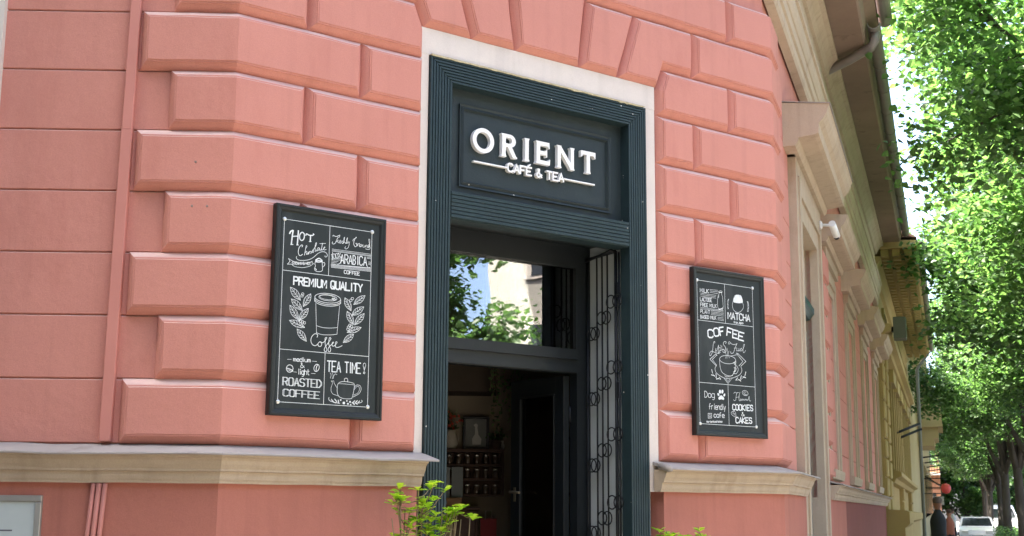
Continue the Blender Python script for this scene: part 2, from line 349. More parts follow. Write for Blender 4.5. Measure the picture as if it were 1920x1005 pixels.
# ---- ledge on top of the plinth: stucco moulding and zinc flashing
PROF = [(.100, 1.852), (.097, 1.843), (.086, 1.838), (.076, 1.826), (.069, 1.806), (.060, 1.792), (.056, 1.786), (.056, 1.776), (.040, 1.774), (.038, 1.752), (.034, 1.738), (.028, 1.728), (.026, 1.719), (-.03, 1.719), (-.03, 1.852)]
FLA = [(-.075, 1.909), (.112, 1.862), (.116, 1.858), (.116, 1.851), (.110, 1.850), (.106, 1.854), (-.075, 1.886)]
def ledge(x0, x1, M, m0=0, m1=0, f0=0, f1=0):
    o = MB().sweep(PROF, x0, x1, m0, m1, wob=.0012).build('plinth_ledge', CREAM, B, M)
    MB().sweep(FLA, x0-f0, x1+f1, m0, m1, wob=.0022).build('flashing', FLASH, o, M)
ledge(-16, 0, FL, 0, TA2); ledge(0, 1.135, FC, -TA2, 0, 0, .055); ledge(2.86, WC, FC, 0, TA2); ledge(0, 1.30, FR, -TA2, 0, 0, .07); ledge(3.70, 15.08, FR)
MB().tube([(2.862, -.02, 1.872), (2.862, -.075, 1.866), (2.864, -.108, 1.852), (2.868, -.11, 1.838)], [.02, .024, .022, .012], 8).build('flashing_end', FLASH, B, FC)
# ---- string course, frieze cornice, soffit
SC = [(o, z+.09) for o, z in [(-Q, 5.09), (.005, 5.10), (.02, 5.13), (.02, 5.20), (.038, 5.21), (.038, 5.30), (.05, 5.31), (.066, 5.36), (.07, 5.44), (.09, 5.45), (.09, 5.50), (.07, 5.53), (-Q, 5.58)]]
EC = [(-Q, 6.02), (-.02, 6.025), (-.01, 6.06), (-.01, 6.11), (.02, 6.12), (.05, 6.18), (.10, 6.24), (.14, 6.26), (.14, 6.31), (-Q, 6.318)]
for nm, pr in (('string_course', SC), ('eaves_cornice', EC)):
    for M, a, b, m0, m1 in ((FL, -16, 0, 0, TA2), (FC, 0, WC, -TA2, TA2), (FR, 0, 15.1, -TA2, 0)):
        MB().sweep(pr, a, b, m0, m1).build(nm, CREAM, B, M)
SO = [(-Q, 6.32), (.42, 6.32), (.44, 6.34), (.46, 6.52), (.56, 6.58), (.56, 6.62), (-Q, 6.62)]
for M, a, b, m0, m1 in ((FL, -16, 0, 0, TA2), (FC, 0, WC, -TA2, TA2), (FR, 0, 15.1, -TA2, 0)):
    MB().sweep(SO, a, b, m0, m1).build('soffit', SOFFIT, B, M)
# stepped attic cornice strips and pink panels on the street side
for s0 in (.3, 4.2, 7.3, 10.4):
    f = MB(); f.cbox(s0+1.35, s0+2.25, .01, .1, 5.585, 6.0, .01); o = f.build('attic_window_frame', CREAM, B, FR)
    MB().box(s0+1.50, s0+2.10, .002, .009, 5.60, 5.93).build('pane', DARKGLASS, o, FR)
for u, z in ((-.185, 3.30), (-.192, 3.075), (-.118, 3.075)):
    v = MB(); v.lathe([(.006, .001), (.0055, -.0025), (.0025, -.003), (.002, .0005)], u, z, 10, 'y'); v.build('wall_plug', GUTTER, B, FL)
# gutters: the near piece hangs higher and further out
def halfgutter(x0, x1, out, z, r, M, m0=0, m1=0, name='gutter'):
    mb = MB(); n = 9
    pr = [(out+r*math.cos(math.pi+math.pi*i/(n-1)), z+r*math.sin(math.pi+math.pi*i/(n-1))) for i in range(n)]
    pr += [(out+(r-.008)*math.cos(2*math.pi-math.pi*i/(n-1)), z+(r-.008)*math.sin(2*math.pi-math.pi*i/(n-1))) for i in range(n)]
    mb.sweep(pr, x0, x1, m0, m1)
    for x in [x0+.4+.9*i for i in range(int((x1-x0-.4)/.9)+1)]: mb.tube([(x, -out+r*1.03*math.cos(math.pi*i/8), z-r*1.03*math.sin(math.pi*i/8)) for i in range(9)], .008, 5)
    return mb.build(name, GUTTER, B, M)
halfgutter(0, 4.9, .63, 6.70, .075, FR, -TA2, 0); halfgutter(4.3, 15.05, .535, 6.46, .065, FR); halfgutter(0, WC, .63, 6.70, .075, FC, -TA2, TA2); halfgutter(-16, 0, .63, 6.70, .075, FL, 0, TA2)
MB().tube([(4.45, -.54, 6.41), (4.45, -.535, 6.33), (4.48, -.50, 6.27), (4.7, -.27, 6.23), (4.93, -.0, 6.20), (4.95, .08, 6.19)], .048, 10).build('rain_pipe', GUTTER, B, FR)
# roof
def roofmesh():
    e = .57; oL = FL @ Vector((-16, -e, 6.63)); c1 = FC @ Vector((-e*TA2, -e, 6.63)); c2 = FC @ Vector((WC+e*TA2, -e, 6.63)); oR = FR @ Vector((15.1, -e, 6.63))
    rL = FL @ Vector((-16, 5, 9.2)); rc = FC @ Vector((WC/2, 7.5, 9.6)); rR = FR @ Vector((15.1, 5, 9.2))
    bL = FL @ Vector((-16, 10, 6.6)); bc = FC @ Vector((WC/2, 14.5, 6.6)); bR = FR @ Vector((15.1, 10, 6.6))
    return MB().add([oL, c1, c2, oR, rL, rc, rR, bL, bc, bR], [(0, 1, 5, 4), (1, 2, 5), (2, 3, 6, 5), (4, 5, 8, 7), (5, 6, 9, 8), (0, 4, 7), (3, 9, 6)])
roofmesh().build('roof', ROOF, B)
# rear walls (out of sight)
bw = MB()
for M, a, b in ((FL, -16, 0), (FR, 0, 15.1)):
    t = MB().box(a, b, 8.9, 9.0, 0, 6.9); bw.add([M @ Vector(p) for p in t.v], t.f)
t = MB().box(-16, -15.9, .1, 9, 0, 6.9); bw.add([FL @ Vector(p) for p in t.v], t.f)
t = MB().box(15.0, 15.1, .1, 9, 0, 6.9); bw.add([FR @ Vector(p) for p in t.v], t.f)
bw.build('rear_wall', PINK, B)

# ------------------------------------------------------------------ doorway
ds = MB(); ds.box(DX0, 1.181, .042, .3, 1.72, 4.132); ds.box(2.826, DX1, .042, .3, 1.72, 4.132); ds.box(DX0, DX1, .04, .3, 4.132, DZ+.025)
ds.build('door_surround', PALE, B, FC)
# crumbling mortar strip over the frame
random.seed(5); cm = MB(); lo_ = []; x = 1.19
while x < 2.81:
    lo_.append((x, 4.1245-random.choice((0, 0, .001, .002, .006)) if x > 1.9 else 4.125-random.uniform(0, .003))); x += random.uniform(.008, .05)
cm.prism(lo_+[(2.815, 4.1335), (1.188, 4.1335)], .0195, .06)
cm.build('mortar_strip', mat('old_mortar', (.55, .48, .30), (.38, .32, .2), .95, 30), B, FC)
PX0, PX1, IX0, IX1, HZ0, HZ1 = 1.184, 2.823, 1.337, 2.674, 3.990, 4.128
def ribs(n, a, b): return [(a+(b-a)*i/n, a+(b-a)*(i+1)/n) for i in range(n)]
NR = 8; fr = MB()
fr.box(PX0+.001, PX1-.001, .034, .11, HZ0+.001, HZ1-.001)
for a, b in ribs(NR, 0, .151):                     # header ribs, mitred
    za, zb = HZ1-b*(HZ1-HZ0)/.151+.0017, HZ1-a*(HZ1-HZ0)/.151-.0017
    a += .0014; b -= .0014
    fr.add([(PX0+a, .034, zb), (PX1-a, .034, zb), (PX1-b, .034, za), (PX0+b, .034, za), (PX0+a+.0015, .025, zb-.0015), (PX1-a-.0015, .025, zb-.0015), (PX1-b+.0015, .025, za+.0015), (PX0+b-.0015, .025, za+.0015)],
           [(0, 1, 5, 4), (1, 2, 6, 5), (2, 3, 7, 6), (3, 0, 4, 7), (4, 5, 6, 7)])
# boards lining the recess behind the header and the stepped soffit under the beam
fr.box(PX0+.02, PX1-.02, .1105, .16, 3.93, 4.12)
frame_o = fr.build('entrance_frame', TEAL, B, FC)
for side in (0, 1):
    pm = MB(); x0, x1 = (PX0, IX0) if side == 0 else (IX1, PX1)
    pm.box(x0+.001, x1-.001, .034, .112, .12, HZ0+.0005)
    for a, b in ribs(NR, 0, .151):
        xa, xb = (PX0+a+.0014, PX0+b-.0014) if side == 0 else (PX1-b+.0014, PX1-a-.0014)
        ta, tb = HZ1-(a)*(HZ1-HZ0)/.151-.003, HZ1-(b)*(HZ1-HZ0)/.151-.003
        if side: ta, tb = tb, ta
        pm.add([(xa, .034, .12), (xb, .034, .12), (xb, .034, tb), (xa, .034, ta), (xa+.0015, .025, .12), (xb-.0015, .025, .12), (xb-.0015, .025, tb), (xa+.0015, .025, ta)],
               [(0, 3, 7, 4), (1, 5, 6, 2), (2, 6, 7, 3), (4, 7, 6, 5)])
    pm.build('fluted_pilaster', TEAL, frame_o, FC)
BZ0, BZ1 = 3.207, 3.364
bm_ = MB(); bm_.box(IX0, IX1, .036, .14, BZ0, BZ1-.001)
for a, b in ribs(7, BZ0+.004, BZ1): bm_.cbox(IX0+.001, IX1-.001, .0255, .040, a+.0015, b-.0015, .0018)
bm_.build('crossbeam', TEAL, frame_o, FC)
rc = MB()
rc.box(IX0-.03, IX1+.03, .141, .20, 3.215, 3.34); rc.box(IX0-.03, IX1+.03, .20, .27, 3.235, 3.34); rc.box(IX0-.03, IX1+.05, .27, .47, 3.262, 3.34)
rc.build('recess_lining', BLACKP, B, FC)
rv = MB(); rv.box(2.705, 2.905, .113, .52, .1, 3.45); rv.box(1.13, 1.30, .113, .52, .1, 3.45); rv.box(1.13, 2.905, .165, .52, 3.341, 4.29)
rv.build('door_reveal', REVEAL, B, FC)
# transom window and door head
tw = MB(); y0, y1 = .44, .51
tw.box(1.295, 1.40, y0, y1, .12, 3.30); tw.box(2.595, 2.712, y0, y1, .12, 3.30); tw.box(1.40, 2.595, y0, y1, 3.14, 3.30); tw.box(1.40, 2.595, y0, y1, 2.45, 2.59)
tw.box(1.40, 2.595, y0-.022, y0-.0005, 2.535, 2.60); tw.box(1.40, 2.595, y0-.012, y0-.0005, 2.455, 2.50)
for a in ((1.40, 1.415, 2.60, 3.14), (2.58, 2.595, 2.60, 3.14)): tw.box(a[0], a[1], y0-.008, y0+.02, a[2], a[3])
tw.box(1.415, 2.58, y0-.008, y0+.02, 3.12, 3.14)
to = tw.build('transom_window', BLACKP, B, FC)
MB().box(1.40, 2.595, .462, .466, 2.59, 3.14).build('pane', GLASS, to, FC)
# half-drawn curtain inside the transom
random.seed(3); cu = MB(); n = 40; vs = []; 
for i in range(n+1):
    x = 2.02+.56*i/n; y = .62+.018*math.sin(i*1.9)+.01*math.sin(i*.7)
    vs += [(x, y, 3.25), (x+.0, y+.01, 2.95-.10*max(0, (i-16)/n)), (x+.02*(1-i/n), y+.015, 2.55)]
cu.add(vs, [(3*i+j, 3*i+3+j, 3*i+4+j, 3*i+1+j) for i in range(n) for j in (0, 1)], True).build('curtain', mat('grey_curtain', (.20, .17, .14), (.15, .13, .11), .95, 12), B, FC)
# open right door leaf, swung into the shop
dl = MB(); x0, x1 = 2.545, 2.59
dl.box(x0, x1, .512, .60, .14, 2.44); dl.box(x0, x1, .965, 1.06, .14, 2.44); dl.box(x0, x1, .60, .965, 2.33, 2.44); dl.box(x0, x1, .60, .965, .14, .75)
dl.box(x0-.008, x0, .60, .612, .75, 2.33); dl.box(x0-.008, x0, .953, .965, .75, 2.33); dl.box(x0-.008, x0, .612, .953, 2.318, 2.33)
do = dl.build('door_leaf', BLACKP, B, FC, bevel=.003)
MB().box(2.562, 2.568, .60, .965, .75, 2.33).build('pane', GLASS, do, FC)
hd = MB(); hd.tube([(2.544, 1.01, 1.72), (2.50, 1.01, 1.72), (2.495, 1.0, 1.72), (2.495, .90, 1.715)], .009, 8); hd.tube([(2.591, 1.01, 1.72), (2.635, 1.01, 1.72), (2.64, 1.0, 1.72), (2.64, .90, 1.715)], .009, 8); hd.cbox(2.540, 2.545, 1.0, 1.022, 1.66, 1.75, .002)
hd.build('handle', mat('worn_brass', (.30, .26, .18), None, .45, 9, metal=.9), do, FC)
for z in (2.2, 1.35): MB().tube([(2.593, .508, z-.05), (2.593, .508, z+.05)], .008, 8).build('hinge', IRON, do, FC)
# ---- interior room of the cafe
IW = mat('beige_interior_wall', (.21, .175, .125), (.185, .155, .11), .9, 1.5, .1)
pl = [(.3, .49), (3.75, .49), (4.55, .84), (.67, 3.56)]
pl[2] = tuple((FL @ Vector((3.25, 3.3, 0)))[:2]); pl[3] = tuple((FL @ Vector((-1.5, 3.3, 0)))[:2])
rm = MB(); vs = [(x, y, z) for z in (.12, 3.95) for x, y in pl]
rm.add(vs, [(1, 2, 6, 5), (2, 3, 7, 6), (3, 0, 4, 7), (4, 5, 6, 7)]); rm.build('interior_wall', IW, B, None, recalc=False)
MB().add(vs[:4], [(0, 1, 2, 3)]).build('shop_floor', mat('brown_floor', (.12, .08, .05), (.09, .06, .04), .5, 3), B, recalc=False)
MB().box(-.5, 1.394, 2.9, 3.29, 2.425, 3.9).build('ceiling_beam', mat('dark_beam', (.05, .036, .026), (.04, .03, .02), .8, 4), B, FL)

# ------------------------------------------------------------------ left window (its pale surround enters at the left edge)
lw = MB()
lw.box(-1.36, -1.19, .02, .2, 2.2, 4.95); lw.box(-2.55, -2.38, .02, .2, 2.2, 4.95); lw.box(-2.38, -1.36, .02, .2, 4.78, 4.95); lw.box(-2.60, -1.14, -.06, .2, 1.95, 2.2)
lo = lw.build('window', PALE, B, FL)
MB().box(-2.38, -1.36, .24, .26, 2.2, 4.78).build('pane', DARKGLASS, lo, FL)
f2 = MB(); f2.box(-1.90, -1.84, .20, .24, 2.2, 4.78); f2.box(-2.38, -1.90, .20, .24, 3.7, 3.76); f2.box(-1.84, -1.36, .20, .24, 3.7, 3.76); f2.build('frame', GREEN, lo, FL)

# ------------------------------------------------------------------ street side doorway and windows
CORN = [(-.08, 0), (.03, .002), (.05, .03), (.055, .06), (.17, .075), (.20, .085), (.205, .16), (.235, .19), (.262, .235), (.272, .27), (.282, .285), (.282, .30), (-.08, .335)]
def cornice(par, s0, s1, z, sc=1.0):
    pr = [(o if o < 0 else o*sc, z+h*sc) for o, h in CORN]
    return MB().sweep(pr, s0, s1).build('cornice', CREAM, par, FR)
def opening(name, s0, s1, z0, z1, fw, top, corn, csc=1.0, door=False):
    f = MB(); y = .0 if door else .035
    for k, (d, yy) in enumerate(((0, y), (fw*.30, y-.014), (fw*.62, y+.006))):
        d1 = (fw*.30, fw*.62, fw)[k]
        f.box(s0-fw+d, s0-fw+d1, yy, .22, z0, z1+fw-d); f.box(s1+fw-d1, s1+fw-d, yy, .22, z0, z1+fw-d)
        f.box(s0-fw+d1, s1+fw-d1, yy, .22, z1+fw-d1, z1+fw-d)
    o = f.build(name, CREAM, B, FR)
    cornice(o, corn[0], corn[1], top, csc)
    MB().box(corn[0]+.25, corn[1]-.25, .0, .1, z1+fw+.001, top-.001).build('frieze', CREAM, o, FR)
    if csc > .9: MB().sweep([(.283*csc, top+.300*csc), (.292*csc, top+.297*csc), (.292*csc, top+.306*csc), (-.06, top+.345*csc), (-.06, top+.34*csc)], corn[0]-.008, corn[1]+.008).build('flashing', FLASH, o, FR)
    if door:
        MB().box(s0-.02, s1+.02, .12, .16, 3.45, 4.02).build('infill_panel', CREAM, o, FR)
        MB().sweep([(-.13, 3.30), (-.09, 3.31), (-.07, 3.34), (-.05, 3.36), (-.05, 3.41), (-.08, 3.44), (-.13, 3.45)], s0, s1).build('transom_moulding', GREEN, o, FR)
        d = MB(); d.box(s0, s1, .13, .17, .1, 3.30)
        for zz in ((.3, 1.1), (1.25, 2.3), (2.45, 3.2)):
            for a, b in ((s0+.1, (s0+s1)/2-.05), ((s0+s1)/2+.05, s1-.1)): d.cbox(a, b, .112, .131, zz[0], zz[1], .015)
        d.build('door', GREEN, o, FR)
    else:
        MB().box(s0, s1, .20, .21, z0, z1).build('pane', DARKGLASS, o, FR)
        g = MB(); m = (s0+s1)/2; g.box(m-.04, m+.04, .16, .20, z0, z1); g.box(s0, s0+.06, .16, .20, z0, z1); g.box(s1-.06, s1, .16, .20, z0, z1); g.box(s0+.06, m-.04, .16, .20, z0+1.45, z0+1.53); g.box(m+.04, s1-.06, .16, .20, z0+1.45, z0+1.53)
        g.build('frame', mat('window_frame_grey', (.30, .30, .28), None, .6, 8), o, FR)
        MB().sweep([(-.06, z0-.10), (-.01, z0-.09), (.0, z0-.03), (.0, z0), (-.06, z0+.02)], s0-fw, s1+fw).build('sill', CREAM, o, FR)
    return o
opening('street_doorway', 1.86, 3.20, .1, 3.95, .42, 4.372, (1.12, 3.72), 1.05, True)
for s in (3.88, 6.93, 9.93, 12.98): opening('window', s+.52, s+1.52, 2.02, 3.82, .24, 4.165, (s, s+2.02), .82)

# ================================================================== shop sign
S = thing('shop_sign', 'dark recessed sign panel with raised white cafe lettering above the entrance', 'sign', (2.0, .10, 3.37))
sp = MB(); sp.box(IX0-.001, IX1+.001, .104, .16, BZ1-.01, HZ0+.01); sp.build('sign_panel', TEALP, S, FC)
mo = MB(); X0, X1, Z0, Z1 = 1.432, 2.58, 3.417, 3.905
for d0, d1, ya, yb in ((0, .014, .090, .096), (.014, .026, .094, .086), (.026, .036, .086, .1035)):
    A = [(X0+d0, Z0+d0), (X1-d0, Z0+d0), (X1-d0, Z1-d0), (X0+d0, Z1-d0)]; Bp = [(X0+d1, Z0+d1), (X1-d1, Z0+d1), (X1-d1, Z1-d1), (X0+d1, Z1-d1)]
    mo.add([(x, ya, z) for x, z in A]+[(x, yb, z) for x, z in Bp], [(i, (i+1) % 4, (i+1) % 4+4, i+4) for i in range(4)])
A = [(X0, Z0), (X1, Z0), (X1, Z1), (X0, Z1)]
mo.add([(x, .1045, z) for x, z in A]+[(x, .090, z) for x, z in A], [(i, (i+1) % 4, (i+1) % 4+4, i+4) for i in range(4)])
mo.build('moulding', TEALP, S, FC, recalc=False)
# big letters with small flared serifs, in units of the cap height
def letter_polys(ch):
    st, sr, sh = .19, .035, .05                 # stem, serif overhang, serif height
    def stem(x, w=st, top=True, bot=True):
        p = [(x-sr, 0), (x+w+sr, 0), (x+w+sr, sh*.6), (x+w, sh*1.9)] if bot else [(x, 0), (x+w, 0)]
        p += [(x+w, 1-sh*1.9), (x+w+sr, 1-sh*.6), (x+w+sr, 1), (x-sr, 1), (x-sr, 1-sh*.6), (x, 1-sh*1.9)] if top else [(x+w, 1), (x, 1)]
        if bot: p += [(x, sh*1.9), (x-sr, sh*.6)]
        return p
    if ch == 'I': return [stem(0)], .20
    if ch == 'E': return [stem(0), [(st, .0), (.72, 0), (.74, .26), (.69, .26), (.66, .17), (st, .17)], [(st, .43), (.52, .43), (.54, .34), (.58, .34), (.58, .68), (.54, .68), (.52, .59), (st, .59)], [(st, .83), (.64, .83), (.67, .74), (.72, .74), (.70, 1), (st, 1)]], .74
    if ch == 'N': return [stem(0, .17), stem(.74, .17), [(.17, 1), (.17, .72), (.74, 0), (.74, .30)]], .91
    if ch == 'T': return [stem(.31, st, False, True), [(0, .72), (.05, .72), (.10, .83), (.31, .83), (.51, .83), (.72, .83), (.77, .72), (.82, .72), (.82, 1), (0, 1)]], .82
    if ch == 'R':
        n = 10; o = [(.42+.30*math.sin(math.pi*i/n), .72-.28*math.cos(math.pi*i/n)) for i in range(n+1)]
        i_ = [(.40+.125*math.sin(math.pi*i/n), .725-.13*math.cos(math.pi*i/n)) for i in range(n, -1, -1)]
        return [stem(0), [(st, .44)]+o+[(st, 1), (st, .855)]+i_+[(st, .595)], [(.30, .44), (.52, .46), (.74, .09), (.80, .05), (.80, 0), (.58, 0)]], .80
def extr(polys, s, ox, oz, y0, y1, sy=1):
    mb = MB()
    for i, p in enumerate(polys): mb.prism([(ox+x*s, oz+z*s*sy) for x, z in p], y0+.0004*i, y1)
    return mb
LH = .139; bx = 1.515; widths = {'O': 1.10, 'R': .80, 'I': .20, 'E': .74, 'N': .91, 'T': .82}
gap = (.929/LH - sum(widths.values()))/5
x = bx
for ch in 'ORIENT':
    if ch == 'O':
        n = 40; mb = MB(); a = .55*LH; cx, cz = x+a, 3.639+.5*LH
        ri = lambda k, r1, r2: (cx+r1*math.cos(2*math.pi*k/n), cz+r2*math.sin(2*math.pi*k/n))
        O_ = [ri(k, a, .53*LH) for k in range(n)]; I_ = [ri(k, a-.19*LH, .36*LH) for k in range(n)]
        vs = [(p[0], .077, p[1]) for p in O_]+[(p[0], .077, p[1]) for p in I_]+[(p[0], .1035, p[1]) for p in O_]+[(p[0], .1035, p[1]) for p in I_]
        mb.add(vs, [f for k in range(n) for f in ((k, (k+1) % n, n+(k+1) % n, n+k), (k, 2*n+k, 2*n+(k+1) % n, (k+1) % n), (n+k, n+(k+1) % n, 3*n+(k+1) % n, 3*n+k))])
    else: mb = extr(letter_polys(ch)[0], LH, x, 3.639, .077, .1035)
    mb.build('letter', WHITE, S, FC); x += (widths[ch]+gap)*LH
# ---- single-stroke letters used for the tagline and the chalk boards
FONT = {'A': '02 15 28 35 42|14 34', 'B': '02 08 28 37 36 25 05|25 34 33 22 02', 'C': '47 38 18 07 03 12 32 43', 'D': '02 08 28 46 44 22 02', 'E': '48 08 02 42|05 35', 'F': '48 08 02|05 35', 'G': '47 38 18 07 03 12 32 43 45 25',
 'H': '02 08|42 48|05 45', 'I': '22 28', 'J': '48 43 32 12 03', 'K': '02 08|48 05 42', 'L': '08 02 42', 'M': '02 08 24 48 42', 'N': '02 08 42 48', 'O': '18 07 03 12 32 43 47 38 18', 'P': '02 08 38 47 46 35 05', 'Q': '18 07 03 12 32 43 47 38 18|24 42',
 'R': '02 08 38 47 46 35 05|25 42', 'S': '47 38 18 07 06 15 35 44 43 32 12 03', 'T': '08 48|28 22', 'U': '08 03 12 32 43 48', 'Y': '08 25 48|25 22', '&': '42 17 18 28 27 04 03 12 22 44', '!': '28 24|23 22', '%': '02 48|07 17 18 08 07|33 43 42 32 33',
 '1': '17 28 22', '0': '18 07 03 12 32 43 47 38 18', '@': '34 24 25 35 34 44 46 28 06 04 12 32', 'a': '46 16 05 03 12 32 43|46 42', 'c': '45 36 16 05 03 12 32 43', 'd': '45 36 16 05 03 12 32 43|48 42', 'e': '04 44 45 36 16 05 03 12 42',
 'f': '38 28 17 12|05 35', 'g': '45 36 16 05 03 12 32 43|46 41 30 10', 'h': '02 08|05 16 36 45 42', 'i': '22 26|27 28', 'l': '28 22', 'm': '02 06|05 16 25 22|25 36 45 42', 'n': '02 06|05 16 36 45 42', 'o': '16 05 03 12 32 43 45 36 16', 'p': '00 06|05 16 36 45 43 32 12 03',
 'r': '02 06|04 16 36', 't': '18 13 22 32|06 36', 'u': '06 03 12 32 43|46 42', 'y': '06 22|46 22 10'}
def glyph(ch):
    return [[(int(p[0])/4, (int(p[1])-2)/6) for p in st.split()] for st in FONT[ch].split('|')]
def layout(text, width):
    adv = [(.45 if c in 'Iil1!' else .6 if c == ' ' else 1) for c in text]; sp_ = .26
    tot = sum(adv)+sp_*(len(text)-1); k = width/tot; x = 0; out = []
    for c, a in zip(text, adv):
        if c != ' ': out.append((c, x*k-(.275*k if c in 'Iil1!' else 0), k))
        x += a+sp_
    return out
def smoothstep_strip(mb, pts, w, y, dy=0, th=0):
    """flat pen line in the (x, z) plane, mitred; th > 0 gives it thickness towards +y"""
    P = [pts[0]]
    for p in pts[1:]:
        if math.hypot(p[0]-P[-1][0], p[1]-P[-1][1]) > 1e-5: P.append(p)
    n = len(P)
    if n < 2: return
    closed = n > 3 and math.hypot(P[0][0]-P[-1][0], P[0][1]-P[-1][1]) < 1e-4
    L_, R_ = [], []
    for i in range(n):
        a = P[i-1] if i else (P[-2] if closed else None); c = P[i+1] if i < n-1 else (P[1] if closed else None); b = P[i]
        d1 = ((b[0]-a[0]), (b[1]-a[1])) if a else None; d2 = ((c[0]-b[0]), (c[1]-b[1])) if c else None
        d1 = d1 or d2; d2 = d2 or d1
        l1 = math.hypot(*d1); l2 = math.hypot(*d2); n1 = (-d1[1]/l1, d1[0]/l1); n2 = (-d2[1]/l2, d2[0]/l2)
        m = (n1[0]+n2[0], n1[1]+n2[1]); ml = math.hypot(*m)
        if ml < .5: m = n1; k = 1
        else: m = (m[0]/ml, m[1]/ml); k = min(1.6, 1/max(.3, m[0]*n1[0]+m[1]*n1[1]))
        h = w/2*k; ex = (0, 0)
        if not closed and i in (0, n-1): s_ = -1 if i == 0 else 1; ex = (s_*n1[1]*w*.3, -s_*n1[0]*w*.3)
        yy = y+dy*i
        L_.append((b[0]+m[0]*h+ex[0], yy, b[1]+m[1]*h+ex[1])); R_.append((b[0]-m[0]*h+ex[0], yy, b[1]-m[1]*h+ex[1]))
    fs = [(i, i+1, n+i+1, n+i) for i in range(n-1)]
    if not th: mb.add(L_+R_, fs)
    else:
        b_ = [(p[0], y+th, p[2]) for p in L_+R_]; m2 = 2*n
        fs = fs+[(i, m2+i, m2+i+1, i+1) for i in range(n-1)]+[(n+i, n+i+1, m2+n+i+1, m2+n+i) for i in range(n-1)]+[(0, n, m2+n, m2), (n-1, m2+n-1, m2+2*n-1, 2*n-1)]
        mb.add(L_+R_+b_, fs)
tx0, tx1, tz, th_ = 1.772, 2.192, 3.556, .047
for i, (c, x, k) in enumerate(layout('CAFE & TEA', tx1-tx0)):
    mb = MB()
    for j, st in enumerate(glyph(c)): smoothstep_strip(mb, [(tx0+x+px*k, tz+pz*th_) for px, pz in st], .0095, .078+.0007*j, .00001, .024)
    if c == 'E' and i == 3: smoothstep_strip(mb, [(tx0+x+.012, tz+.054), (tx0+x+.028, tz+.066)], .007, .0785, 0, .024)
    mb.build('small_letter', WHITE, S, FC)
for a, b in ((1.527, 1.768), (2.198, 2.443)): MB().cbox(a, b, .082, .103, 3.5725, 3.5815, .0015).build('rule', WHITE, S, FC)

# ================================================================== chalk boards
def tx_outline(st, d): return [[(x+d, z) for x, z in st], [(x-d, z) for x, z in st]]
def chalkboard(x0, z0, w, h, screws, lines, data, label):
    g = 'chalk boards beside the entrance'
    T = thing('chalkboard', label, 'chalkboard', (x0+w/2, -.005, z0), g)
    yb, yf = -.004, -.044; fw = .038
    f = MB()
    pr = [(0, yb), (0, yf+.004), (.004, yf), (.012, yf), (.016, yf+.004), (.028, yf+.006), (fw, -.028), (fw, yb)]
    A = lambda d: [(x0+d, z0+d), (x0+w-d, z0+d), (x0+w-d, z0+h-d), (x0+d, z0+h-d)]
    vs = [(x, y, z) for d, y in pr for x, z in A(d)]
    m = len(pr)
    f.add(vs, [(j*4+i, j*4+(i+1) % 4, ((j+1) % m)*4+(i+1) % 4, ((j+1) % m)*4+i) for j in range(m) for i in range(4)])
    f.build('frame', BFRAME, T, FC)
    MB().box(x0+fw-.004, x0+w-fw+.004, -.029, -.006, z0+fw-.004, z0+h-fw+.004).build('slate', SLATE, T, FC)
    mb = MB(); ys = -.0294; cnt = [0]
    def pen(pts, wd):
        cnt[0] += 1
        smoothstep_strip(mb, [(x0+u, z0+v) for u, v in pts], wd, ys-.00006*(cnt[0] % 14), -.000012)
    for a in lines: pen([(a[0], a[1]), (a[2], a[3])], .0025)
    for wd, P in data['S']: pen([(P[i]/2000, P[i+1]/2000) for i in range(0, len(P), 2)], max(.0018, wd/2200))
    for st, u0, v0, u1, v1, hh, wd, fl in data['T']:
        u0, v0, u1, v1, hh, wd = (q/2000 for q in (u0, v0, u1, v1, hh, wd)); W_ = math.hypot(u1-u0, v1-v0); ca, sa = (u1-u0)/W_, (v1-v0)/W_
        single = len(st) == 1
        for c, x, k in ([(st, 0, W_)] if single else layout(st, W_)):
            for s_ in glyph(c):
                for s2 in (tx_outline(s_, .10) if fl else [s_]):
                    pen([(u0+(x+px*k)*ca-pz*hh*sa, v0+(x+px*k)*sa+pz*hh*ca) for px, pz in s2], min(max(.0026, wd*.95), k*.42))
    for P in data['F']:
        n = len(P)//2; mb.add([(x0+P[2*i]/2000, ys-.0011, z0+P[2*i+1]/2000) for i in range(n)], [tuple(range(n))])
    mb.build('chalk_drawing', CHALK, T, FC, recalc=False)
    for u, v in screws:
        sc = MB(); sc.lathe([(.010, -.0285), (.0105, -.033), (.008, -.0355), (.004, -.036)], x0+u, z0+v, 14, 'y'); s_ = sc.build('screw', STEEL, T, FC)
    return T
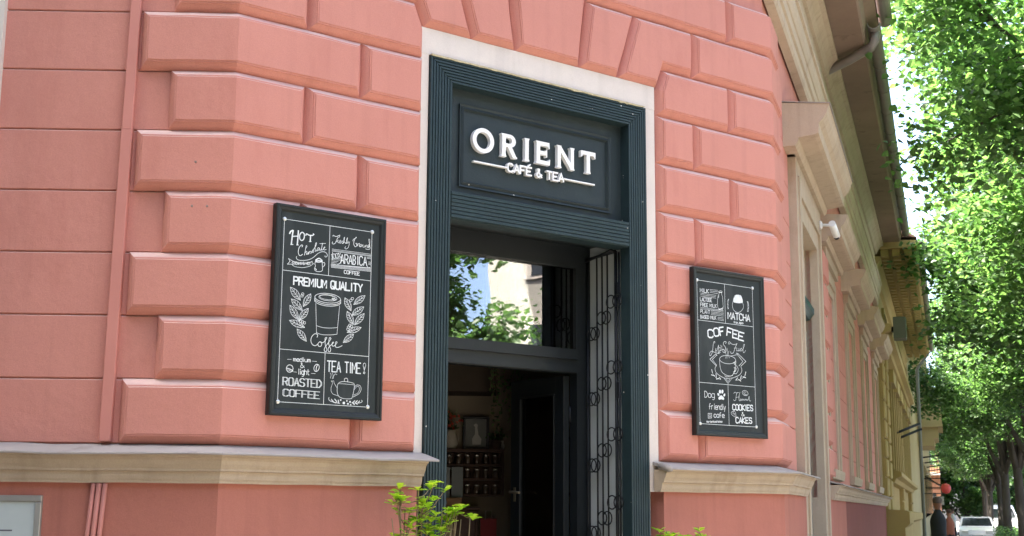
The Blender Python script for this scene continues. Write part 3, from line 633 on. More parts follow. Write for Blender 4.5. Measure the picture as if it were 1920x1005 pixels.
CHALK_ONE = dict(
 S=[(16,[167,1837,170,1844,175,1854,181,1862,189,1868,199,1873,206,1872,206,1866,203,1854,200,1835,197,1801,193,1758,190,1728]),
(16,[265,1880,263,1810,258,1734]),
(12,[201,1812,262,1823]),
(9,[183,1726,210,1730]),
(9,[251,1730,271,1732]),
(12,[307,1869,298,1863,289,1852,283,1839,281,1826,282,1812,285,1800,290,1791,299,1785,307,1783,316,1787,325,1795,332,1806,335,1821,336,1839,334,1853,327,1862,317,1868,307,1869]),
(12,[352,1842,353,1847,355,1855,359,1859,367,1858,378,1853,389,1850,401,1849,414,1850,425,1851,434,1855,440,1860,443,1864,442,1866,439,1868,436,1869]),
(15,[407,1846,404,1785]),
(7,[391,1782,417,1786]),
(7,[312,1717,315,1721,319,1727,320,1732,317,1735,312,1738,305,1736,298,1730,288,1719,281,1707,276,1692,273,1675,272,1660,274,1647,279,1636,284,1628,290,1625,296,1625,302,1627,309,1632,317,1638,322,1643]),
(6,[361,1714,364,1719,368,1726,370,1731,368,1735,364,1738,360,1737,358,1730,356,1718,354,1703,351,1681,347,1654,344,1636]),
(6,[346,1656,351,1662,357,1671,362,1677,367,1678,370,1676,372,1672,371,1665,368,1655,367,1648,369,1646,372,1647,376,1649,380,1654,384,1662,388,1667,393,1672,397,1675,399,1675,398,1670,395,1661,392,1655,390,1652,387,1652,385,1654,386,1659,388,1668,392,1674,397,1679,404,1682,410,1683,414,1682,417,1679,419,1674,418,1668,415,1660,414,1657,418,1664,423,1676,428,1685,432,1692,435,1698,438,1700,443,1698,448,1693,450,1688,448,1683,443,1676,439,1674,436,1675,432,1680,432,1686,434,1692,440,1699,445,1708,452,1718,460,1731,466,1743,472,1755,476,1767,478,1775,477,1779,473,1781,469,1777,465,1765,462,1746,461,1729,462,1714,465,1699,468,1690,473,1692,479,1700,482,1705]),
(6,[511,1732,507,1733,501,1733,496,1730,492,1723,488,1713,486,1706,488,1701,492,1699,497,1701,503,1709,510,1722,515,1729,516,1724,516,1713,518,1706,523,1708,531,1715,537,1726,541,1745,544,1769,546,1787]),
(6,[537,1726,537,1721,536,1716,538,1712,542,1712,547,1714,552,1717,556,1722,559,1727,563,1732,568,1736,574,1740,577,1744,577,1747,574,1750,571,1750,567,1744,562,1736,559,1728,560,1723,563,1719,567,1717,575,1719,585,1723,592,1726]),
(5,[515,1777,523,1778,534,1780,546,1781,559,1784,574,1786,583,1788]),
(6,[256,1613,254,1608,252,1602,253,1595,257,1589,265,1582,275,1578,289,1576,307,1577,326,1579,347,1582,370,1587,391,1593,409,1601,425,1610,441,1621,458,1635,475,1652,491,1667,506,1678,521,1687,535,1693,550,1697,566,1698,579,1696,591,1691,600,1682,606,1674,607,1665,604,1656,599,1650,594,1647,586,1646,581,1647,579,1651,580,1655,580,1659]),
(5,[164,1581,173,1576,188,1569,204,1563,219,1558,236,1553,255,1549,277,1547,303,1547,327,1548,350,1551,373,1556,392,1562,410,1569,425,1578,435,1584]),
(5,[155,1521,198,1526]),
(5,[164,1581,183,1554,155,1521]),
(5,[198,1526,208,1521,223,1512,242,1506,266,1504,295,1503,322,1504,347,1509,373,1516,394,1523,410,1530,422,1538,430,1543]),
(5,[435,1584,433,1564,455,1563,430,1543]),
(6,[472,1588,470,1580,468,1568,467,1558,470,1551,474,1545,475,1539,472,1530,467,1520,464,1511,465,1503,469,1495,476,1489,486,1486,499,1484,513,1485,527,1487,542,1491,553,1498,557,1510,556,1525,555,1541,553,1560,550,1580,547,1594]),
(9,[472,1583,481,1583,495,1582,509,1582,525,1586,542,1591,553,1594]),
(13,[473,1598,478,1602,486,1608,493,1614,500,1618,508,1622,515,1623,523,1621,531,1617,538,1612,543,1608,548,1604,547,1600,537,1598,522,1598,509,1597,498,1595,489,1594,483,1593]),
(6,[554,1581,559,1583,568,1586,574,1587,578,1583,581,1578,582,1571,580,1563,575,1554,570,1546,565,1542,559,1540,555,1538]),
(11,[475,1512,486,1500]),
(6,[667,1872,667,1877,667,1883,670,1886,676,1884,684,1879,693,1876,703,1876,713,1879,723,1883,732,1888,740,1894,745,1896,747,1891,745,1883,742,1875,736,1872,728,1869,720,1862,713,1846,706,1825,699,1809,690,1800,681,1795,673,1792,667,1793,662,1797,659,1801,660,1805,663,1811,665,1815]),
(5,[701,1826,708,1824,717,1825,724,1837,728,1846,727,1832,727,1816,734,1813,742,1818,746,1831,751,1843,757,1843,761,1837,754,1824,748,1812,755,1812,764,1817,771,1830,777,1839,787,1830,793,1818,784,1812,774,1812,782,1816,793,1828,801,1853,805,1877,802,1881,797,1872,794,1843,793,1818,798,1824,804,1836,809,1827,815,1817,819,1818,825,1828,834,1854,841,1878,837,1880,831,1870,828,1843,827,1818,832,1818,839,1827,844,1840,847,1848,846,1835,846,1821,856,1833,865,1840,861,1813,852,1781,839,1766,826,1759,815,1761,809,1769,814,1777,821,1784]),
(6,[907,1852,906,1856,905,1862,908,1869,918,1878,933,1887,944,1894,946,1898,944,1900,940,1897,934,1889,927,1877,922,1864,918,1851,915,1836,915,1823,919,1812,925,1803,931,1798,938,1797,945,1801,950,1807,952,1815,951,1826,949,1834,946,1835,941,1834,938,1832]),
(5,[957,1835,958,1826,960,1814,962,1808,964,1812,966,1822,969,1830,974,1835,980,1839,984,1838,984,1830,983,1817,983,1808,989,1804,998,1804,1004,1807,1008,1813,1011,1822,1011,1828,1007,1831,1001,1831,996,1830,993,1823,991,1814,993,1809,999,1808,1008,1811,1016,1815,1021,1821,1024,1828,1027,1830,1027,1824,1026,1814,1027,1806,1033,1804,1041,1805,1047,1809,1050,1816,1052,1826,1054,1830,1054,1824,1054,1812,1055,1806,1057,1811,1062,1821,1066,1828,1070,1831,1074,1831,1077,1830,1077,1823,1075,1814,1076,1809,1082,1809,1090,1813,1097,1818,1101,1826,1104,1834,1104,1840,1100,1840,1094,1836,1089,1831,1087,1823,1088,1813,1090,1807,1094,1806,1100,1810,1105,1819,1107,1840,1109,1868,1108,1888,1104,1898,1098,1900,1095,1897,1096,1884,1100,1865,1104,1847,1108,1830,1113,1813,1113,1800,1107,1792,1097,1788,1086,1786,1076,1786,1066,1788,1059,1790]),
(4,[660,1739,1127,1740]),
(4,[660,1727,1127,1726]),
(4,[661,1717,1127,1717]),
(6,[669,1705,670,1626]),
(7,[781,1631,774,1621,765,1608,755,1598,746,1592,736,1589,729,1588]),
(7,[1071,1651,1076,1635,1084,1612,1092,1596,1102,1593,1112,1596,1119,1599]),
(4,[656,1641,769,1648]),
(4,[656,1628,754,1633]),
(4,[657,1613,738,1616]),
(4,[657,1598,721,1599]),
(4,[658,1585,707,1584]),
(4,[1077,1717,1127,1719]),
(4,[1077,1700,1128,1702]),
(4,[1078,1690,1128,1692]),
(4,[1098,1655,1129,1654]),
(4,[1098,1641,1130,1641]),
(4,[1099,1628,1130,1627]),
(4,[655,1569,1127,1593]),
(4,[654,1578,1127,1594]),
(4,[655,1570,1127,1585]),
(4,[655,1562,1128,1575]),
(4,[655,1554,1128,1566]),
(4,[656,1546,1128,1556]),
(5,[199,1290,203,1257,213,1229,230,1206,254,1189,283,1177,317,1168,317,1168,311,1200,302,1228,286,1252,264,1270,234,1283,199,1290]),
(5,[199,1290,317,1168]),
(4,[242,1246,205,1252]),
(4,[242,1246,240,1280]),
(4,[264,1223,221,1225]),
(4,[264,1223,267,1262]),
(4,[285,1201,244,1204]),
(4,[285,1201,287,1239]),
(4,[305,1180,271,1189]),
(4,[305,1180,300,1212]),
(5,[432,1247,402,1231,377,1212,361,1190,352,1165,349,1137,350,1108,350,1108,379,1124,403,1143,422,1164,432,1189,435,1216,432,1247]),
(5,[432,1247,350,1108]),
(4,[402,1196,397,1227]),
(4,[402,1196,435,1211]),
(4,[387,1170,376,1204]),
(4,[387,1170,426,1183]),
(4,[372,1145,363,1178]),
(4,[372,1145,409,1158]),
(4,[358,1122,356,1151]),
(4,[358,1122,388,1138]),
(5,[213,1172,222,1142,235,1116,254,1096,279,1081,309,1072,342,1066,342,1066,333,1096,320,1122,302,1143,278,1159,248,1168,213,1172]),
(5,[213,1172,342,1066]),
(4,[260,1134,224,1137]),
(4,[260,1134,254,1166]),
(4,[284,1114,243,1112]),
(4,[284,1114,282,1151]),
(4,[308,1095,268,1094]),
(4,[308,1095,305,1130]),
(4,[329,1077,295,1082]),
(4,[329,1077,320,1107]),
(5,[200,1107,201,1074,207,1044,221,1019,242,998,269,981,301,967,301,967,299,1000,292,1029,279,1056,260,1077,233,1094,200,1107]),
(5,[200,1107,301,967]),
(4,[237,1056,202,1068]),
(4,[237,1056,238,1090]),
(4,[255,1030,215,1039]),
(4,[255,1030,262,1068]),
(4,[274,1005,235,1014]),
(4,[274,1005,279,1042]),
(4,[291,981,259,995]),
(4,[291,981,289,1014]),
(5,[409,1094,377,1082,350,1066,330,1045,318,1021,311,994,308,964,308,964,338,977,365,993,386,1012,400,1036,407,1063,409,1094]),
(5,[409,1094,308,964]),
(4,[372,1046,371,1078]),
(4,[372,1046,406,1058]),
(4,[353,1022,347,1058]),
(4,[353,1022,393,1030]),
(4,[335,998,330,1033]),
(4,[335,998,373,1007]),
(4,[318,977,320,1007]),
(4,[318,977,349,990]),
(5,[201,954,223,928,247,908,275,896,306,891,340,891,376,896,376,896,353,920,329,940,302,954,271,961,238,960,201,954]),
(5,[201,954,376,896]),
(4,[265,933,228,924]),
(4,[265,933,244,960]),
(4,[297,922,257,908]),
(4,[297,922,279,956]),
(4,[329,912,290,899]),
(4,[329,912,310,944]),
(4,[358,902,322,897]),
(4,[358,902,336,927]),
(5,[290,874,295,844,304,817,320,796,342,780,369,767,400,757,400,757,395,787,385,813,371,836,350,853,322,865,290,874]),
(5,[290,874,400,757]),
(4,[331,831,297,839]),
(4,[331,831,328,863]),
(4,[351,810,312,813]),
(4,[351,810,353,846]),
(4,[371,789,333,793]),
(4,[371,789,372,823]),
(4,[389,769,358,778]),
(4,[389,769,384,799]),
(5,[829,1246,825,1216,827,1189,837,1166,855,1147,878,1131,907,1117,907,1117,909,1147,907,1174,898,1198,882,1217,858,1233,829,1246]),
(5,[829,1246,907,1117]),
(4,[857,1199,826,1210]),
(4,[857,1199,863,1230]),
(4,[872,1175,834,1184]),
(4,[872,1175,884,1210]),
(4,[886,1152,850,1161]),
(4,[886,1152,896,1185]),
(4,[899,1130,870,1143]),
(4,[899,1130,902,1160]),
(5,[1070,1294,1035,1288,1005,1277,980,1261,961,1240,946,1214,935,1185,935,1185,968,1192,999,1203,1024,1218,1045,1238,1059,1264,1070,1294]),
(5,[1070,1294,935,1185]),
(4,[1020,1254,1029,1286]),
(4,[1020,1254,1056,1259]),
(4,[995,1234,1000,1270]),
(4,[995,1234,1036,1235]),
(4,[971,1214,976,1249]),
(4,[971,1214,1010,1216]),
(4,[948,1196,959,1225]),
(4,[948,1196,982,1203]),
(5,[1058,1173,1022,1169,990,1160,964,1146,943,1125,927,1099,913,1070,913,1070,948,1075,980,1083,1007,1097,1029,1116,1046,1142,1058,1173]),
(5,[1058,1173,913,1070]),
(4,[1005,1135,1016,1167]),
(4,[1005,1135,1042,1137]),
(4,[978,1116,985,1153]),
(4,[978,1116,1020,1113]),
(4,[952,1097,959,1133]),
(4,[952,1097,992,1096]),
(4,[928,1080,941,1110]),
(4,[928,1080,963,1085]),
(5,[860,1107,856,1076,858,1049,869,1025,886,1005,910,989,939,975,939,975,941,1004,938,1032,930,1056,913,1077,890,1093,860,1107]),
(5,[860,1107,939,975]),
(4,[889,1058,857,1071]),
(4,[889,1058,894,1090]),
(4,[903,1034,865,1043]),
(4,[903,1034,915,1069]),
(4,[918,1010,881,1020]),
(4,[918,1010,928,1044]),
(4,[931,988,902,1002]),
(4,[931,988,933,1018]),
(5,[1065,1104,1031,1091,1003,1075,982,1055,967,1031,957,1003,952,973,952,973,984,986,1012,1002,1035,1021,1052,1045,1061,1072,1065,1104]),
(5,[1065,1104,952,973]),
(4,[1024,1056,1026,1088]),
(4,[1024,1056,1059,1067]),
(4,[1003,1032,1000,1067]),
(4,[1003,1032,1044,1039]),
(4,[982,1008,980,1043]),
(4,[982,1008,1021,1016]),
(4,[963,986,968,1017]),
(4,[963,986,996,999]),
(5,[1034,954,1000,957,968,955,939,947,913,932,889,912,867,889,867,889,900,886,932,888,961,895,988,909,1012,928,1034,954]),
(5,[1034,954,867,889]),
(4,[972,930,993,957]),
(4,[972,930,1007,925]),
(4,[942,918,960,950]),
(4,[942,918,979,907]),
(4,[911,906,930,936]),
(4,[911,906,948,897]),
(4,[883,895,905,919]),
(4,[883,895,917,893]),
(5,[945,875,913,871,885,863,863,849,846,830,833,806,824,779,824,779,855,784,883,793,906,805,924,823,937,847,945,875]),
(5,[945,875,824,779]),
(4,[901,840,907,869]),
(4,[901,840,934,842]),
(4,[878,822,881,856]),
(4,[878,822,916,820]),
(4,[856,805,860,837]),
(4,[856,805,893,804]),
(4,[836,789,845,816]),
(4,[836,789,868,794]),
(5,[353,1235,353,1232,352,1230,351,1227,349,1225,346,1223,344,1222,341,1221,338,1221,335,1221,332,1222,329,1223,327,1225,326,1227,325,1230,324,1232,324,1235,325,1238,327,1240,329,1242,331,1244,334,1246,337,1246,340,1247,343,1247,345,1246,348,1244,350,1243,352,1240,353,1238,353,1235]),
(5,[347,1217,347,1214,346,1212,345,1209,343,1207,340,1205,338,1204,335,1203,331,1203,329,1203,326,1204,323,1205,321,1207,320,1209,319,1212,318,1214,318,1217,319,1220,321,1222,323,1224,325,1226,328,1228,330,1228,334,1229,337,1228,339,1228,342,1226,344,1224,345,1222,347,1220,347,1217]),
(5,[340,958,339,955,339,952,337,950,335,948,333,946,330,945,327,944,324,944,321,944,319,945,316,946,314,948,313,950,311,953,311,955,311,958,312,961,313,963,315,965,318,967,320,968,323,969,326,969,329,969,332,968,335,967,337,965,338,963,339,960,340,958]),
(5,[364,951,364,949,363,946,362,943,360,941,357,939,355,938,352,937,349,937,346,937,343,938,340,940,338,941,337,944,336,946,335,949,336,951,336,954,338,957,340,959,342,961,345,962,348,963,351,963,354,963,356,962,359,960,361,959,363,956,364,954,364,951]),
(5,[325,974,324,971,324,968,322,966,320,964,318,962,315,960,312,960,309,959,306,960,304,961,301,962,299,964,297,966,296,968,296,971,296,974,297,976,298,979,300,981,303,983,305,984,308,985,311,985,314,985,317,984,320,983,322,981,323,979,324,976,325,974]),
(5,[384,944,383,942,383,939,381,937,379,934,377,933,374,931,371,930,368,930,365,930,363,931,360,933,358,934,356,937,355,939,355,942,355,944,356,947,357,950,359,952,362,954,364,955,367,956,370,956,373,956,376,955,379,954,381,952,382,950,383,947,384,944]),
(5,[933,1247,933,1245,932,1242,930,1239,928,1237,926,1235,923,1234,920,1233,917,1232,914,1233,911,1234,908,1235,906,1237,904,1239,903,1242,903,1244,903,1247,904,1250,905,1252,907,1255,910,1257,913,1258,916,1259,919,1259,922,1259,925,1258,928,1257,930,1255,931,1253,933,1250,933,1247]),
(5,[915,1228,915,1225,914,1222,913,1220,911,1217,908,1215,905,1214,902,1213,899,1213,896,1213,893,1214,890,1215,888,1217,887,1219,885,1222,885,1225,885,1227,886,1230,888,1233,890,1235,892,1237,895,1238,898,1239,901,1240,904,1239,907,1239,910,1237,912,1235,914,1233,915,1230,915,1228]),
(5,[912,965,911,962,910,960,909,957,907,955,904,953,902,952,899,951,895,950,892,951,889,952,887,953,885,955,883,957,882,960,881,962,882,965,883,968,884,970,886,973,889,975,892,976,894,977,898,977,901,977,904,976,906,974,909,973,910,970,911,968,912,965]),
(5,[932,958,932,955,931,952,930,950,928,948,925,946,922,944,919,944,916,943,913,944,910,945,907,946,905,948,903,950,902,953,902,955,902,958,903,961,905,963,907,966,909,967,912,969,915,970,918,970,921,970,924,969,927,967,929,966,931,963,932,961,932,958]),
(5,[897,946,897,943,896,941,895,938,893,936,890,934,887,933,884,932,881,931,878,932,875,933,872,934,870,936,869,938,867,941,867,943,867,946,868,949,870,951,872,954,874,956,877,957,880,958,883,958,886,958,889,957,892,955,894,954,896,951,897,949,897,946]),
(5,[891,923,891,921,890,918,888,915,886,913,884,911,881,910,878,909,875,909,872,909,869,910,866,911,864,913,862,915,861,918,861,921,861,923,862,926,863,929,865,931,868,933,871,934,874,935,877,935,880,935,883,934,886,933,888,931,889,929,890,926,891,923]),
(6,[779,1220,770,1205,747,1192,713,1181,670,1174,623,1172,577,1175,536,1182,504,1193,484,1207,478,1222,487,1237,509,1250,543,1261,586,1268,633,1270,679,1267,720,1260,753,1249,773,1235,779,1220]),
(5,[736,1225,730,1215,714,1207,690,1200,659,1196,626,1195,594,1196,565,1201,542,1208,528,1217,524,1226,530,1236,546,1244,570,1251,600,1255,633,1257,665,1255,695,1250,718,1243,732,1235,736,1225]),
(4,[711,1229,706,1222,693,1215,673,1210,648,1207,620,1206,593,1208,569,1211,550,1216,538,1223,534,1230,539,1237,552,1243,572,1248,597,1251,625,1252,652,1251,676,1248,696,1242,708,1236,711,1229]),
(6,[779,1198,774,1191,767,1184,756,1178,743,1172,727,1167,709,1162,689,1159,668,1157,646,1155,624,1155,601,1156,580,1157,559,1160,541,1164,524,1169,509,1174,497,1180,488,1186,482,1193,479,1200]),
(6,[779,1183,775,1177,767,1170,757,1164,744,1158,728,1153,710,1149,690,1145,669,1142,648,1141,625,1140,603,1140,582,1142,562,1144,543,1147,526,1151,511,1156,499,1161,490,1167,484,1174,480,1180]),
(6,[478,1210,478,1175]),
(6,[780,1223,781,1179]),
(7,[677,1222,686,1217,698,1210,708,1207,714,1210,718,1216,717,1221,708,1224,693,1226,682,1227]),
(5,[492,1153,511,851]),
(5,[769,1157,748,858]),
(5,[511,856,526,851,547,845,572,841,603,841,638,843,671,846,700,850,729,856,748,860]),
(5,[507,928,525,923,552,918,580,914,608,913,639,914,668,916,699,920,731,925,752,929]),
(7,[520,809,523,816,526,827,526,835,518,841,506,844,494,843,483,836,471,825,461,813,455,799,451,783,450,768,454,754,461,741,469,731,480,725,492,722,504,722,514,727,525,735,532,740]),
(7,[555,768,543,758,532,745,534,730,543,719,555,717,567,721,574,734,576,748,564,761,555,768,567,763,585,758,600,767,614,782,626,800,632,814,624,817,613,808,613,775,617,738,628,715,637,696,635,680,628,670,615,671,606,681,607,696,616,717,634,742,654,767,670,791,680,809,673,819,662,816,656,787,656,750,669,723,681,700,679,682,672,671,661,672,652,680,650,696,656,715,674,735,694,753,707,765,713,772,707,775,698,771,695,753,696,736,708,733,724,738,741,757,753,775,747,782,737,779,733,755,734,730,746,723,764,724,791,735,813,747]),
(4,[194,561,239,564]),
(4,[470,563,524,562]),
(4,[270,440,303,440]),
(4,[469,438,514,439]),
(7,[261,473,259,462,255,451,247,442,237,436,225,434,214,435,204,439,195,447,189,457,187,468,189,480,193,490,201,499,211,505,222,507,234,506,244,502,253,494,258,484,261,473]),
(9,[191,472,198,471,208,469,219,467,232,463,245,458,255,454,259,450,259,447,259,444]),
(5,[198,456,205,455,214,454,223,451,232,448,242,444,249,440]),
(7,[553,492,548,481,541,472,533,465,523,461,514,461,506,465,500,472,496,481,495,492,497,503,502,514,509,524,518,531,527,534,536,534,544,531,551,524,554,515,555,504,553,492]),
(8,[536,531,532,523,527,512,523,501,521,488,521,475,521,465]),
(5,[1079,583,1075,579,1070,572,1068,562,1071,547,1078,527,1083,517,1088,522,1092,535,1095,548,1098,557,1099,567,1098,575,1095,580,1089,585,1084,587,1079,585,1075,582,1071,579]),
(7,[1093,486,1092,483,1091,481,1089,478,1087,477,1084,476,1081,477,1078,478,1076,480,1075,482,1074,485,1075,488,1076,490,1078,493,1080,494,1083,495,1086,494,1089,493,1091,491,1092,489,1093,486]),
(6,[1082,547,1084,504]),
(4,[699,377,702,377,706,375,710,375,716,377,722,380,727,379,730,373,732,362,737,351,747,338,759,323,768,314]),
(4,[699,377,704,373,711,366,714,356,711,342,704,325,700,310,699,296,699,283,703,271,709,260,717,251,729,243,749,238,773,233,789,231]),
(5,[771,320,773,336,777,349,785,360,798,369,815,375,832,379,849,381,867,381,885,379,905,378,928,376,945,373,957,371,965,367,970,358,971,342,969,321,966,299,963,279,958,257,953,240,950,227,946,216,935,209,912,206,881,205,853,206,831,209,812,214,797,221,786,232,778,246,773,262,770,281,770,302,771,320]),
(4,[789,355,809,355,839,356,871,356,905,355,943,354,968,353]),
(5,[851,382,851,389,851,399,852,407,858,412,865,415,872,416,879,415,885,411,890,406,891,398,891,388,891,381]),
(5,[971,326,976,334,985,345,995,352,1008,355,1024,354,1037,349,1045,340,1051,326,1052,311,1047,295,1038,279,1024,263,1003,250,976,237,957,228]),
(4,[971,306,979,315,989,328,999,337,1009,340,1019,340,1026,336,1030,327,1032,315,1031,303,1026,292,1019,280,1009,269,993,260,974,252,961,247]),
(4,[681,457,686,453,692,447,695,439,694,427,690,413,687,403]),
(4,[707,459,711,453,716,444,719,434,717,421,713,407,709,398]),
(4,[763,443,757,447,749,451,741,452,734,444,728,432,723,421,721,413,721,406,720,402]),
(6,[679,208,677,203,675,196,676,189,681,182,689,176,699,171,711,168,727,166,743,163,764,160,787,156,803,154]),
(10,[706,190,732,166]),
(10,[746,196,773,168]),
(10,[787,188,795,156]),
(10,[762,158,732,163]),
(9,[820,190,819,188,817,186,814,186,811,187,810,190,811,192,813,194,816,194,819,193,820,190]),
(14,[861,161,860,157,856,154,851,154,847,156,845,160,847,165,850,167,855,168,860,165,861,161]),
(8,[892,184,891,182,889,180,886,180,884,182,883,184,884,186,886,188,889,188,891,187,892,184]),
(10,[907,156,906,153,903,151,900,151,897,152,895,155,896,158,899,160,903,160,906,159,907,156]),
(10,[931,177,930,174,927,172,924,171,921,173,919,176,920,179,923,181,927,181,930,180,931,177]),
(8,[938,148,937,145,935,144,932,144,930,145,929,147,930,150,932,151,935,151,937,150,938,148]),
(6,[944,168,958,167,978,167,997,167,1013,168,1029,170,1042,173,1053,177,1063,182,1068,187,1068,192,1064,198,1060,201]),
(9,[952,168,981,192]),
(9,[952,171,979,150]),
(9,[986,170,1011,194]),
(9,[986,170,1012,155]),
(9,[1020,172,1038,192])],
 T=[('STEAMING HOT',209,1524,419,1544,27,4,0),
('100%',662,1637,770,1663,47,6,0),
('ARABICA',766,1602,1080,1612,94,10,0),
('COFFEE',811,1499,996,1499,35,7,0),
('PREMIUM QUALITY',234,1322,1033,1327,80,16,0),
('medium',262,548,452,551,40,7,0),
('&',347,485,386,491,50,6,0),
('light',321,420,450,422,54,7,0),
('ROASTED',155,301,585,300,79,6,1),
('COFFEE',163,195,567,188,69,6,1),
('TEA TIME',648,471,1040,475,107,12,0)],
 F=[])
